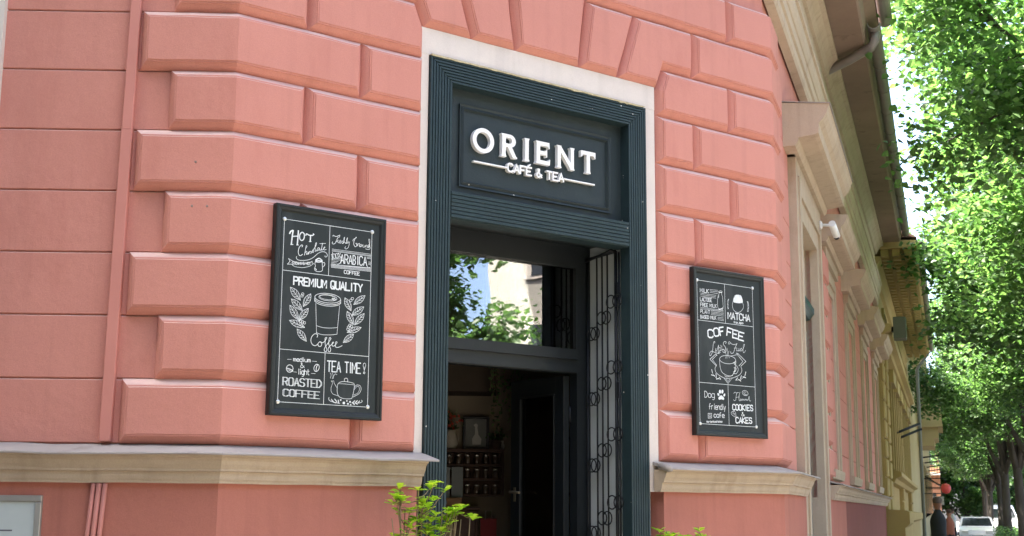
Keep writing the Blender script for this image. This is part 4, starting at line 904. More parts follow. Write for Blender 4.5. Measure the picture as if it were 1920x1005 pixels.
CHALK_TWO = dict(
 S=[(3,[303,1861,450,1866]),
(3,[308,1844,460,1845]),
(3,[307,1826,449,1822]),
(3,[137,1797,418,1798]),
(3,[136,1779,412,1780]),
(3,[136,1760,416,1761]),
(3,[132,1614,544,1617]),
(3,[132,1597,549,1608]),
(3,[321,1593,551,1593]),
(3,[320,1575,550,1575]),
(3,[320,1558,550,1558]),
(3,[319,1541,549,1540]),
(3,[440,1517,551,1516]),
(3,[439,1500,551,1498]),
(3,[439,1483,550,1481]),
(5,[474,1828,467,1813,456,1794,447,1771,443,1741,441,1706,441,1676,444,1655,449,1639,456,1627,466,1620,480,1616,493,1616,510,1618,527,1623,540,1635,543,1657,542,1687,540,1715,539,1740,537,1766,534,1787,529,1804,523,1817,520,1829,522,1841,527,1852,528,1859,522,1864,512,1865,501,1865,489,1863,475,1858,467,1853,468,1847,473,1839,474,1828]),
(12,[473,1843,524,1846]),
(11,[468,1625,474,1625,483,1625,494,1627,508,1633,524,1640,535,1645]),
(8,[468,1799,462,1769]),
(5,[733,1749,734,1766,742,1789,751,1809,759,1822,768,1831,783,1838,809,1843,841,1845,866,1843,881,1835,890,1823,897,1809,904,1791,909,1770,905,1755,890,1747,865,1743,842,1741,821,1739,799,1738,780,1739,761,1739,743,1741,733,1749]),
(5,[728,1748,724,1737,717,1720,714,1703,716,1684,721,1663,730,1646,745,1632,765,1621,786,1615,806,1613,828,1615,848,1621,868,1632,887,1647,902,1662,913,1677,920,1693,922,1708,920,1724,912,1740,907,1751]),
(8,[650,1772,637,1763]),
(8,[991,1775,1012,1769]),
(8,[644,1757,631,1749]),
(8,[996,1761,1017,1755]),
(8,[639,1741,627,1732]),
(8,[999,1744,1020,1739]),
(8,[637,1722,624,1713]),
(8,[1001,1725,1022,1719]),
(8,[636,1703,623,1694]),
(8,[1000,1705,1021,1699]),
(8,[636,1684,624,1675]),
(8,[998,1685,1019,1679]),
(8,[639,1666,626,1657]),
(8,[994,1666,1015,1661]),
(8,[643,1651,630,1642]),
(8,[990,1649,1011,1644]),
(6,[375,1176,377,1183,380,1192,379,1198,374,1198,365,1196,358,1187,352,1171,348,1149,344,1127,340,1104,336,1080,330,1058,319,1037,304,1018,293,1009,286,1012,282,1025,282,1037,288,1049,299,1062,313,1069,328,1070,346,1065,366,1061,389,1056,416,1051,437,1049,453,1054,466,1063,474,1069]),
(6,[397,1114,393,1102,389,1085,388,1075,394,1074,404,1079,414,1090,426,1114,439,1146,446,1160,446,1144,440,1110,436,1083,435,1069,436,1060,440,1058,449,1067,460,1082,469,1094]),
(5,[451,1118,458,1124,469,1132,476,1133,476,1120,473,1099,474,1086,483,1088,496,1098,505,1105]),
(5,[483,1163,491,1145]),
(5,[507,1157,504,1141,501,1119,501,1105,509,1104,521,1111,529,1116]),
(6,[574,1188,578,1194,584,1203,584,1210,576,1213,562,1214,550,1211,541,1202,533,1188,531,1176,539,1165,554,1155,566,1144,575,1131,582,1116,583,1103,579,1090,569,1078,558,1071,546,1069,532,1072,522,1077,519,1086,519,1099,523,1107,532,1108,545,1105,553,1100,553,1095,549,1088,546,1083]),
(5,[659,1199,652,1194,643,1187,634,1184,628,1188,624,1197,623,1204,628,1210,637,1214,648,1215,658,1209,670,1199,683,1192,698,1188,715,1187,732,1187,752,1192,773,1199,788,1205]),
(6,[782,1204,772,1188,757,1164,743,1141,732,1118,722,1095,710,1078,695,1071,679,1069,667,1071,663,1076,662,1085,662,1092]),
(5,[731,1140,780,1148]),
(5,[780,1144,776,1133,772,1118,772,1109,783,1108,798,1114,810,1120,815,1130,816,1142,817,1147,815,1136,812,1117,813,1107,822,1114,836,1128,847,1140,856,1147,864,1151,866,1150,859,1140,846,1124,840,1114,848,1112,862,1115,878,1125,895,1147,913,1177,924,1198,922,1206,913,1206,905,1197,898,1174,892,1142,890,1118,893,1103,899,1095,907,1093,918,1102,931,1118,940,1130]),
(4,[572,1136,569,1120,565,1096,564,1076,569,1063,577,1054,581,1043,579,1026,572,1008,568,995]),
(4,[602,1130,604,1115,606,1093,607,1070,603,1044,596,1016,592,997]),
(4,[632,1098,627,1084,620,1064,618,1046,624,1030,634,1015,641,1005]),
(7,[395,1042,286,966,397,887]),
(6,[413,1030,327,965,406,894]),
(7,[765,1078,796,1076,941,985,846,916]),
(6,[789,1058,885,979,809,916]),
(6,[395,1042,412,1022]),
(5,[654,1031,685,1038,730,1048,765,1057,782,1062,791,1065,796,1067]),
(6,[390,885,384,876,375,864,372,850,374,834,382,816,394,801,414,787,439,774,465,763,491,754,518,747,536,742]),
(6,[846,912,852,898,861,877,862,857,854,839,838,820,817,803,787,787,749,773,718,762,696,756,680,753,669,751]),
(6,[530,742,600,678,681,751,536,742]),
(5,[560,731,601,700,644,739,572,734]),
(6,[751,981,741,965,717,950,681,939,639,932,593,930,548,933,509,941,479,953,462,968,458,985,468,1001,492,1016,526,1027,569,1034,614,1036,659,1033,699,1025,729,1013,747,998,751,981]),
(6,[459,983,459,961,460,928,463,898,468,872,477,845,490,824,510,808,535,795,561,786,589,779,619,775,646,775,667,780,685,789,701,804,716,826,730,854,740,883,748,917,753,954,756,979]),
(5,[543,772,551,769,564,765,585,764,620,770,664,780,695,786]),
(6,[724,934,737,929,756,921,772,911,783,899,792,885,795,870,789,851,777,831,763,816,744,811,722,812,708,813]),
(5,[716,890,729,890,747,889,759,885,760,875,754,861,745,850,732,841,714,834,702,830]),
(3,[700,949,749,970]),
(3,[709,945,749,958]),
(3,[719,940,749,946]),
(3,[729,936,748,934]),
(3,[722,891,752,867]),
(3,[728,879,742,856]),
(3,[734,868,732,845]),
(3,[739,856,722,834]),
(3,[745,844,712,823]),
(10,[312,837,325,792]),
(10,[304,769,363,761]),
(10,[388,792,395,742]),
(10,[392,720,440,732]),
(10,[446,749,469,725]),
(10,[936,849,918,801]),
(10,[878,781,933,772]),
(10,[851,797,834,753]),
(10,[797,742,839,723]),
(10,[779,762,747,730]),
(4,[328,784,344,769,367,749,392,733,421,726,453,723,475,721]),
(4,[922,797,901,782,871,761,840,745,805,736,767,731,741,728]),
(6,[233,280,296,282,294,226,233,220,233,280]),
(5,[281,252,278,244,269,238,258,237,250,242,247,251,251,260,259,265,270,266,278,261,281,252]),
(5,[702,557,707,562,714,569,722,573,730,572,740,568,751,566,765,568,780,572,790,575]),
(5,[761,567,756,555,750,538,744,522,742,506,741,489,738,477,731,470,722,466,713,466,707,468,701,474,697,478]),
(5,[818,580,812,566,804,545,798,525,796,504,797,484,801,470,812,468,826,472,836,476]),
(4,[744,508,808,518]),
(5,[817,485,820,488,826,491,831,492,836,488,841,480,846,476,849,481,852,489,856,494,860,490,865,482,870,477,875,482,881,491,886,495,890,491,895,482,900,477,905,482,910,492,915,497,920,492,925,483,929,479,933,483,936,492,940,497,946,492,953,483,959,479,963,482,966,491,970,500,975,514,981,530,986,535,987,522,987,498,989,480,996,476,1006,477,1013,478]),
(5,[963,557,953,549,940,544,924,541,907,542,891,545,877,552,866,560,860,570,859,580,863,590,873,598,886,603,902,606,919,605,935,602,950,595,960,587,966,577,967,567,963,557]),
(4,[934,561,929,559,923,558,916,558,910,559,903,561,897,563,892,566,888,570,886,573,886,577,886,580,889,583,893,586,898,588,904,588,911,588,917,587,924,586,930,583,934,580]),
(5,[888,560,937,556]),
(5,[650,314,656,318,664,322,675,325,689,327,706,327,718,324,726,315,730,303,732,291,734,277,734,264,729,257,713,259,691,266,673,274,662,280,654,287,650,293,647,300,647,308,650,314]),
(4,[669,308,722,277]),
(4,[684,312,724,294])],
 T=[('MILK',132,1812,287,1814,47,8,0),
('LACTOSE',134,1696,341,1704,47,7,0),
('FREE MILK',135,1629,423,1637,44,7,0),
('PLANT',135,1543,303,1546,43,6,0),
('BASED MILK',133,1475,413,1485,41,7,0),
('MATCHA',628,1516,1035,1514,84,14,0),
('from Japan',734,1466,911,1469,26,4,0),
('C',262,1241,353,1246,100,19,0),
('O',374,1264,462,1279,101,19,0),
('F',483,1284,556,1299,101,19,0),
('F',599,1297,686,1284,102,19,0),
('E',705,1277,796,1269,102,19,0),
('E',811,1260,907,1249,102,19,0),
('Dog',179,478,354,483,77,7,0),
('friendly',255,334,550,339,70,7,0),
('cafe',337,235,523,240,60,8,0),
('@orientcafetea',205,163,483,178,23,4,0),
('COOKIES',677,345,1049,352,71,14,0),
('&',837,275,888,276,48,7,0),
('CAKES',730,182,1025,189,71,14,0)],
 F=[[730,1748,742,1793,778,1835,825,1846,875,1844,899,1805,907,1751,842,1736,780,1737],[471,566,468,553,460,543,451,539,441,542,434,551,432,563,435,576,443,586,452,590,462,587,468,578],[514,567,509,554,500,545,490,541,481,545,476,554,476,567,480,580,489,589,499,593,508,589,513,580],[437,532,440,523,438,514,432,509,423,509,414,514,407,522,403,532,405,540,411,545,420,545,429,541],[544,524,538,514,529,508,520,507,513,511,511,519,513,529,520,539,529,545,538,546,545,542,547,534],[471,521,502,508,526,486,520,463,491,466,468,471,444,461,420,470,425,490,448,508]])
CL1 = [(0.052, 0.067, 0.567, 0.067), (0.567, 0.067, 0.567, 0.99), (0.567, 0.99, 0.052, 0.99), (0.052, 0.99, 0.052, 0.067), (0.052, 0.728, 0.567, 0.728), (0.052, 0.329, 0.567, 0.329), (0.314, 0.99, 0.314, 0.728), (0.309, 0.329, 0.309, 0.067)]
CL2 = [(0.045, 0.073, 0.552, 0.073), (0.552, 0.073, 0.548, 0.981), (0.548, 0.981, 0.039, 0.981), (0.039, 0.981, 0.045, 0.073), (0.042, 0.725, 0.549, 0.725), (0.044, 0.331, 0.55, 0.331), (0.288, 0.981, 0.29, 0.725), (0.3, 0.331, 0.303, 0.073)]

chalkboard(.229, 2.055, .648, 1.066, [(.052, .067), (.567, .067), (.567, .99), (.052, .99)], CL1, CHALK_ONE, 'black chalk board with a takeaway cup and teapot drawn in white, left of the entrance')
chalkboard(3.155, 2.070, .650, 1.064, [(.045, .073), (.552, .073), (.548, .981), (.039, .981)], CL2, CHALK_TWO, 'black chalk board with a white matcha glass, steaming mug and paw print, right of entrance')

# ================================================================== iron gate folded against the reveal
G = thing('iron_gate', 'narrow black wrought iron gate with small rings folded against the pale door reveal', 'gate', (2.67, .3, .14))
gx = 2.672
fm = MB(); fm.tube([(gx, .155, .16), (gx, .155, 3.20)], .011, 6); fm.tube([(gx, .425, .16), (gx, .425, 3.185)], .009, 6); fm.tube([(gx, .155, 3.20), (gx, .43, 3.185)], .010, 6); fm.tube([(gx, .155, .2), (gx, .43, .2)], .010, 6)
fm.tube([(gx-.03, .155, 3.205), (gx-.012, .43, 3.17)], .008, 6); fm.build('frame', IRON, G, FC)
for y in (.235, .285, .335): MB().tube([(gx, y, .2), (gx, y, 3.19)], .006, 6).build('bar', IRON, G, FC)
MB().tube([(gx, .125, .16), (gx, .125, 3.19)], .007, 6).build('bar', IRON, G, FC)
for zc in (2.79, 2.38, 1.97, 1.56, 1.15, .74):
    for y, dz in ((.195, .095), (.135, .095), (.237, 0), (.285, 0), (.345, -.09), (.380, -.09)):
        MB().ring((gx-.008, y, zc+dz), .041, .0042, (0, 1, 0), (0, 0, 1)).build('ring', IRON, G, FC)
for z in (2.95, 2.33, 1.2): MB().cbox(gx-.012, gx+.012, .128, .142, z-.05, z+.05, .003).build('hinge', IRON, G, FC)

# ================================================================== conduits and notice on the left wall
CP = mat('painted_conduit', (.56, .232, .190), (.52, .212, .172), .6, 3, .1)
c0 = MB(); zb, ztp = 1.918, 4.95
def slab(mb, xc0, z0, xc1, z1, wd, y0, y1):
    mb.add([(xc0-wd/2, y1, z0), (xc0+wd/2, y1, z0), (xc1+wd/2, y1, z1), (xc1-wd/2, y1, z1), (xc0-wd/2, y0+.004, z0), (xc0-wd/2+.004, y0, z0), (xc0+wd/2-.004, y0, z0), (xc0+wd/2, y0+.004, z0), (xc1-wd/2, y0+.004, z1), (xc1-wd/2+.004, y0, z1), (xc1+wd/2-.004, y0, z1), (xc1+wd/2, y0+.004, z1)],
           [(0, 3, 8, 4), (4, 8, 9, 5), (5, 9, 10, 6), (6, 10, 11, 7), (7, 11, 2, 1), (0, 4, 5, 6, 7, 1), (3, 2, 11, 10, 9, 8)])
slab(c0, -.558, zb, -.541, 3.47, .056, .020, .0595); slab(c0, -.541, 3.472, -.524, ztp, .053, .023, .0595)
tag(c0.build('cable_conduit', CP, None, FL), 'pink painted flat cable conduit running up the left wall beside the blocks', 'conduit')
c1 = MB()
for xa, xb, r in ((-.585, -.602, .011), (-.558, -.574, .013), (-.530, -.545, .012)): c1.tube([(xb-.02, -.016, .3), (xb, -.016, 1.45), (xa, -.018, 1.715)], r, 8)
tag(c1.build('cable_bundle', CP, None, FL), 'bundle of thin pink painted cables on the plinth below the ledge', 'cable')
N = thing('notice_board', 'pale framed notice board on the plinth at the lower left', 'notice board', (-1.08, -.02, 1.1), M=FL)
nf = MB(); X0, X1, Z0, Z1 = -1.40, -.822, .92, 1.657
nf.cbox(X0, X1, -.026, -.001, Z1-.03, Z1, .004); nf.cbox(X0, X1, -.026, -.001, Z0, Z0+.03, .004); nf.cbox(X0, X0+.03, -.026, -.001, Z0+.031, Z1-.031, .004); nf.cbox(X1-.03, X1, -.026, -.001, Z0+.031, Z1-.031, .004)
nf.build('frame', mat('aluminium_frame', (.36, .36, .33), None, .4, 8, metal=.3), N, FL)
MB().box(X0+.03, X1-.03, -.016, -.002, Z0+.03, Z1-.03).build('sheet', mat('pale_sheet', (.50, .56, .55), (.46, .52, .51), .35, 6, dirt=((.45, .44, .40), .66, .8, 9)), N, FL)
nl = MB()
for i in range(8): nl.box(X0+.10, X1-.13-.02*(i % 3), -.0166, -.0162, 1.49-.05*i, 1.497-.05*i)
nl.build('small_print', mat('grey_ink', (.12, .12, .14), None, .8, 5), N, FL)

# ================================================================== security camera on the street wall
K = thing('security_camera', 'small white bullet security camera on a bracket by the street doorway', 'camera', (3.30, -.02, 4.16), M=FR)
kx, kz = 3.30, 4.20
k = MB(); k.lathe([(.04, -.016), (.04, -.032), (.028, -.04)], kx, kz, 14, 'y'); k.tube([(kx, -.035, kz), (kx+.01, -.10, kz-.005), (kx+.03, -.13, kz-.03)], .014, 8); k.build('bracket', WHITE, K, FR)
d = Vector((.86, -.10, -.34)).normalized(); p0 = Vector((kx-.10, -.135, kz-.02))
k = MB(); k.tube([p0, p0+d*.004, p0+d*.19, p0+d*.195], [.022, .031, .031, .022], 14); k.tube([p0+Vector((0, 0, .009)), p0+d*.215+Vector((0, 0, .009))], [.032, .034], 14); k.build('housing', WHITE, K, FR)
MB().tube([p0+d*.195, p0+d*.225], [.029, .027], 14).build('lens', IRON, K, FR)

# ================================================================== inside the cafe (in the left wall's frame: s along it, depth behind it)
WOOD = mat('dark_shelf_wood', (.07, .035, .022), (.05, .025, .016), .6, 4, stretch=(1, 1, 6))
YB = 3.295
SH = thing('wall_shelf', 'dark wooden wall shelf with three rows of small jars inside the shop', 'shelf', (1.15, YB, 1.70), M=FL)
s = MB(); s.box(.60, 1.455, YB-.14, YB-.002, 2.012, 2.034); s.build('top_board', WOOD, SH, FL)
for z in (1.71, 1.822, 1.922): MB().box(.62, 1.435, YB-.13, YB-.012, z-.008, z+.006).build('shelf_board', WOOD, SH, FL)
for x in (.60, 1.435): MB().box(x, x+.018, YB-.135, YB-.01, 1.70, 2.011).build('side_board', WOOD, SH, FL)
MB().box(.619, 1.434, YB-.010, YB-.002, 1.70, 2.011).build('back_board', WOOD, SH, FL)
JG = mat('jar_glass', (.10, .07, .05), (.06, .04, .03), .15, 9, spec=.6); LID = mat('shiny_lid', (.75, .73, .68), None, .25, 9, metal=.8)
def jar(s_, z):
    T = thing('spice_jar', 'small dark spice jar with a shiny lid in the rows of the wall shelf', 'jar', (s_, YB-.08, z), 'spice jars on the wall shelf', M=FL)
    j = MB(); j.lathe([(.021, z), (.024, z+.008), (.024, z+.045), (.017, z+.055)], s_, YB-.08, 10); j.build('body', JG, T, FL)
    j = MB(); j.lathe([(.019, z+.055), (.019, z+.068), (.016, z+.070)], s_, YB-.08, 10); j.build('lid', LID, T, FL); return T
def dup(root, delta):
    r = root.copy(); COL.objects.link(r); r.location = root.location+delta
    for c in list(root.children):
        q = c.copy(); COL.objects.link(q); q.parent = r
        for g in c.children:
            h = g.copy(); COL.objects.link(h); h.parent = q
    return r
j0 = jar(1.06, 1.7165)
for r_, z in enumerate((1.7165, 1.8285, 1.9285)):
    for i in range(6):
        if r_ or i: dup(j0, FL.to_3x3() @ Vector((.066*i, 0, z-1.7165)))
PF = thing('picture_frame', 'dark framed picture of a pale bird standing on the wall shelf', 'picture', (1.25, YB-.06, 2.034), M=FL)
f = MB()
for a, b, c, d in ((1.155, 1.346, 2.036, 2.054), (1.155, 1.346, 2.254, 2.272), (1.155, 1.175, 2.0545, 2.2535), (1.326, 1.346, 2.0545, 2.2535)): f.cbox(a, b, YB-.075, YB-.05, c, d, .004)
f.build('frame', BLACKP, PF, FL)
MB().box(1.174, 1.327, YB-.062, YB-.052, 2.053, 2.255).build('mount', mat('grey_mount', (.16, .17, .16), (.12, .13, .12), .7, 8), PF, FL)
b = MB(); b.prism([(1.225, 2.07), (1.285, 2.07), (1.29, 2.11), (1.268, 2.14), (1.26, 2.19), (1.262, 2.212), (1.25, 2.222), (1.232, 2.21), (1.243, 2.195), (1.243, 2.145), (1.222, 2.11)], YB-.0655, YB-.0625); b.build('bird', mat('bird_print', (.42, .42, .38), None, .8, 9), PF, FL)
VA = thing('flower_vase', 'pale vase of red flowers on the wall shelf behind the left pilaster', 'vase', (1.07, YB-.07, 2.034), M=FL)
v = MB(); v.lathe([(.03, 2.035), (.05, 2.07), (.055, 2.11), (.035, 2.16), (.028, 2.175)], 1.07, YB-.07, 16); v.build('vase', mat('vase_glaze', (.35, .32, .26), None, .3, 8), VA, FL)
random.seed(8); fl = MB(); lf = MB()
def disc(mb, p, r, nrm, n=7, asp=1.0, cup=.0):
    nrm = Vector(nrm).normalized(); a = nrm.orthogonal().normalized(); b = nrm.cross(a); th = random.random()*6.28; a, b = a*math.cos(th)+b*math.sin(th), b*math.cos(th)-a*math.sin(th)
    p = Vector(p); mb.add([p+a*r*math.cos(6.283*k/n)+b*r*asp*math.sin(6.283*k/n)+nrm*(cup*r*abs(math.sin(6.283*k/n))) for k in range(n)], [tuple(range(n))])
for i in range(60):
    a = random.random()*6.28; r_ = random.random()*.09; p = (1.075+r_*math.cos(a), YB-.08+r_*.6*math.sin(a), 2.20+random.random()*.12-r_*.3)
    (disc(fl, p, .012, (random.uniform(-1, 1), -1, random.uniform(0, 1))) if i % 5 < 2 else disc(lf, p, .014, (random.uniform(-1, 1), random.uniform(-1, 1), random.uniform(-1, 1)), 6, .4))
for i in range(7): lf.tube([(1.07, YB-.07, 2.16), (1.07+random.uniform(-.09, .09), YB-.08, 2.22+random.random()*.14)], .0022, 4)
fl.build('blossoms', mat('red_petals', (.45, .05, .03), (.35, .07, .03), .8, 20), VA, FL, recalc=False); lf.build('foliage', LEAF_B, VA, FL, recalc=False)
PP = thing('potted_plant', 'small dark leafy plant in a pot at the right end of the wall shelf', 'plant', (1.40, YB-.07, 2.034), M=FL)
v = MB(); v.lathe([(.028, 2.035), (.038, 2.085), (.034, 2.09)], 1.40, YB-.07, 14); v.build('pot', mat('dark_pot', (.10, .07, .05), None, .6, 8), PP, FL)
lf = MB()
for i in range(70): disc(lf, (1.40+random.gauss(0, .035), YB-.08+random.gauss(0, .03), 2.11+abs(random.gauss(0, .025))), .014, (random.uniform(-1, 1), random.uniform(-1, 1), random.uniform(-1, 1)), 6, .5)
lf.build('foliage', LEAF_B, PP, FL, recalc=False)
VB = thing('small_vase', 'small white vase beside the potted plant on the wall shelf', 'vase', (1.442, YB-.05, 2.034), M=FL)
v = MB(); v.lathe([(.012, 2.035), (.016, 2.06), (.009, 2.085), (.010, 2.10)], 1.442, YB-.05, 12); tag(v.build('body', mat('white_glaze', (.55, .53, .48), None, .3, 8), VB, FL), '', ''); del VB.children[0]['label']; del VB.children[0]['category']
HP = thing('hanging_plant', 'trailing green plant hanging from the ceiling inside the shop', 'plant', (1.44, 2.75, 2.0), M=FL)
lf = MB(); st = MB()
v = MB(); v.lathe([(.05, 2.78), (.09, 2.86), (.095, 2.92)], 1.44, 2.75, 14); v.build('pot', mat('woven_pot', (.20, .15, .10), None, .9, 30), HP, FL)
st.tube([(1.44, 2.75, 2.92), (1.44, 2.75, 3.94)], .003, 5)
for i in range(26):
    a = random.random()*6.28; x0, y0 = 1.44+.09*math.cos(a), 2.75+.09*math.sin(a); L = random.uniform(.25, .85); x1 = x0+random.uniform(-.05, .12)
    P = [(x0+(x1-x0)*t, y0, 2.92-L*t+.03*math.sin(3*t)) for t in (0, .25, .5, .75, 1)]
    st.tube(P, .002, 4)
    for t in range(int(L*38)): q = t/(L*38); disc(lf, (x0+(x1-x0)*q+random.gauss(0, .012), y0+random.gauss(0, .012), 2.92-L*q), .016, (random.uniform(-1, 1), random.uniform(-1, 1), random.uniform(-.5, 1)), 6, .55)
lf.build('foliage', LEAF_B, HP, FL, recalc=False); st.build('stems', TWIG, HP, FL)
PAPER = mat('grey_paper', (.20, .22, .225), (.17, .19, .195), .8, 3)
M1 = MB(); M1.add([(1.08, YB-.20, 1.69), (1.16, YB-.20, 1.69), (1.16, YB-.17, 1.905), (1.08, YB-.17, 1.905), (1.08, YB-.195, 1.69), (1.16, YB-.195, 1.69), (1.16, YB-.165, 1.905), (1.08, YB-.165, 1.905)], [(0, 1, 2, 3), (7, 6, 5, 4), (0, 4, 5, 1), (1, 5, 6, 2), (2, 6, 7, 3), (3, 7, 4, 0)])
tag(M1.build('menu_card', PAPER, None, FL), 'tall pale grey menu card propped on the wooden box in front of the shelf', 'menu card')
M2 = MB(); M2.add([(p[0]-.092, p[1]-.01, p[2]-.002) for p in M1.v], M1.f[:]); tag(M2.build('menu_card', PAPER, None, FL), 'pale grey menu card half hidden behind the left pilaster', 'menu card')
BX = thing('wooden_box', 'light brown wooden box under the menu cards', 'box', (1.06, YB-.2, 1.63), M=FL)
v = MB(); v.cbox(.90, 1.155, YB-.28, YB-.10, 1.625, 1.688, .004); v.build('body', mat('light_wood', (.26, .15, .08), (.21, .12, .06), .7, 6, stretch=(1, 1, 8)), BX, FL); v = MB(); v.cbox(.99, 1.05, YB-.286, YB-.2805, 1.645, 1.668, .002); v.build('label_plate', PAPER, BX, FL)
CB = thing('cabinet', 'dark cabinet below the wall shelf inside the shop', 'cabinet', (.9, YB-.2, .12), M=FL)
v = MB(); v.cbox(.45, 1.272, YB-.32, YB-.004, .13, 1.60, .006); v.cbox(.44, 1.282, YB-.335, YB-.002, 1.601, 1.6235, .004); v.build('body', WOOD, CB, FL)
for x in (.47, .87):
    v = MB(); v.cbox(x, x+.385, YB-.335, YB-.3205, .2, 1.57, .008); q = v.build('door', WOOD, CB, FL); MB().lathe([(.012, YB-.365), (.014, YB-.35), (.006, YB-.336)], x+(.34 if x < .6 else .05), 1.0, 10, 'y').build('handle', LID, q, FL)
RB = thing('red_bag', 'red paper bag standing beside the dark cabinet inside the shop', 'bag', (1.345, YB-.12, 1.2), M=FL)
v = MB(); v.add([(1.29, YB-.20, 1.19), (1.40, YB-.20, 1.19), (1.40, YB-.06, 1.19), (1.29, YB-.06, 1.19), (1.288, YB-.18, 1.545), (1.402, YB-.18, 1.545), (1.402, YB-.10, 1.545), (1.288, YB-.10, 1.545)], [(0, 1, 5, 4), (1, 2, 6, 5), (2, 3, 7, 6), (3, 0, 4, 7), (0, 3, 2, 1)]); v.build('body', mat('red_paper', (.25, .012, .012), (.2, .012, .012), .6, 4), RB, FL)
v = MB(); v.tube([(1.32, YB-.18, 1.54), (1.325, YB-.18, 1.60), (1.365, YB-.18, 1.60), (1.37, YB-.18, 1.54)], .004, 6); v.build('handle', mat('cord', (.3, .25, .2), None, .8, 9), RB, FL)
TB = thing('side_table', 'narrow dark side table under the red bag', 'table', (1.4, YB-.13, .12), M=FL)
v = MB(); v.cbox(1.284, 1.54, YB-.26, YB-.004, 1.165, 1.188, .003); v.build('table_top', WOOD, TB, FL)
for x in (1.295, 1.51):
    for y in (YB-.25, YB-.03): MB().box(x, x+.02, y, y+.02, .13, 1.164).build('leg', WOOD, TB, FL)
WS = thing('rear_shelf', 'dark shelf holding paper bags behind the open door leaf', 'shelf', (1.8, YB-.1, 1.70), M=FL)
v = MB(); v.cbox(1.58, 2.3, YB-.25, YB-.004, 1.708, 1.73, .003); v.build('shelf_board', WOOD, WS, FL); v = MB(); v.cbox(1.58, 2.3, YB-.25, YB-.004, 2.10, 2.12, .003); v.build('shelf_board', WOOD, WS, FL)
for i, (x, wd, h, tx) in enumerate(((1.67, .085, .155, 'pale paper coffee bag on the shelf behind the open door leaf'), (1.78, .10, .175, 'taller pale paper coffee bag with a red mark behind the open door leaf'))):
    T = thing('paper_bag', tx, 'bag', (x+wd/2, YB-.15, 1.731), 'paper bags on the rear shelf', M=FL)
    v = MB(); v.add([(x, YB-.19, 1.731), (x+wd, YB-.19, 1.731), (x+wd, YB-.11, 1.731), (x, YB-.11, 1.731), (x+.012, YB-.17, 1.731+h), (x+wd-.012, YB-.17, 1.731+h), (x+wd-.012, YB-.15, 1.731+h), (x+.012, YB-.15, 1.731+h)], [(0, 1, 5, 4), (1, 2, 6, 5), (2, 3, 7, 6), (3, 0, 4, 7), (4, 5, 6, 7), (0, 3, 2, 1)]); v.build('body', mat('paper_bag', (.45, .44, .42), (.38, .37, .35), .7, 6), T, FL)
    v = MB(); c = x+wd/2; v.add([(c-.012, YB-.1865, 1.76), (c+.012, YB-.1865, 1.76), (c+.012, YB-.1805, 1.81), (c-.012, YB-.1805, 1.81)], [(0, 1, 2, 3)]); v.build('label_patch', mat('red_print', (.5, .05, .03), None, .7, 9) if i else PAPER, T, FL)

# ================================================================== shrubs in planters by the door
random.seed(21)
def leaf6(mb, p, d, nrm, L, wd, cup=.25):
    """obovate leaf: base p, direction d, upward normal nrm"""
    p = Vector(p); d = Vector(d).normalized(); nrm = Vector(nrm); sdv = d.cross(nrm).normalized(); nrm = sdv.cross(d).normalized()
    pr = ((0, 0), (.25, .45), (.55, .9), (.78, 1.0), (.94, .6), (1, 0))
    mid = [p+d*L*t+nrm*(-cup*L*(t-.35)**2) for t, _ in pr]
    a = [m+sdv*wd/2*w_+nrm*(cup*wd*.5*w_) for m, (t, w_) in zip(mid, pr)]; b = [m-sdv*wd/2*w_+nrm*(cup*wd*.5*w_) for m, (t, w_) in zip(mid, pr)]
    vs = mid+a[1:5]+b[1:5]
    fs = [(0, 6, 1), (0, 1, 10)]+[(i, i+5, i+6, i+1) for i in (1, 2, 3)]+[(i, i+1, i+10, i+9) for i in (1, 2, 3)]+[(4, 9, 5), (4, 5, 13)]
    mb.add(vs, fs, True)
def shrub(x, y, z0, stems, label):
    T = thing('shrub', label, 'shrub', (x, y, z0), 'potted shrubs by the entrance')
    lf = MB(); st = MB()
    for (tx, ty, tz, spread, n, bare) in stems:
        b = Vector((x+random.uniform(-.05, .05), y+random.uniform(-.05, .05), z0)); t = Vector((tx, ty, tz))
        P = [b.lerp(t, q)+Vector((random.uniform(-.012, .012), random.uniform(-.012, .012), 0))*(1 if 0 < q < 1 else 0) for q in (0, .3, .55, .8, 1)]
        st.tube(P, [.007, .006, .005, .004, .0025], 6)
        if bare: continue
        for i in range(n):
            c = t+Vector((random.gauss(0, spread), random.gauss(0, spread), random.uniform(-spread*2.2, spread*.55)))
            P0 = P[3].lerp(t, random.random()); st.tube([P0, P0.lerp(c, .6)+Vector((0, 0, -.008)), c], [.003, .0025, .0018], 5)
            k = random.randint(4, 6); ph = random.random()*6.28
            for q in range(k):
                a = ph+6.283*q/k+random.uniform(-.3, .3); tilt = random.uniform(.1, .8)
                leaf6(lf, c+Vector((0, 0, random.uniform(-.012, .006))), (math.cos(a), math.sin(a), tilt), (random.uniform(-.2, .2), random.uniform(-.2, .2), 1), random.uniform(.036, .056), random.uniform(.030, .044))
    st.build('stems', TWIG, T); lf.build('leaves', SHRUBL, T, recalc=False); return T
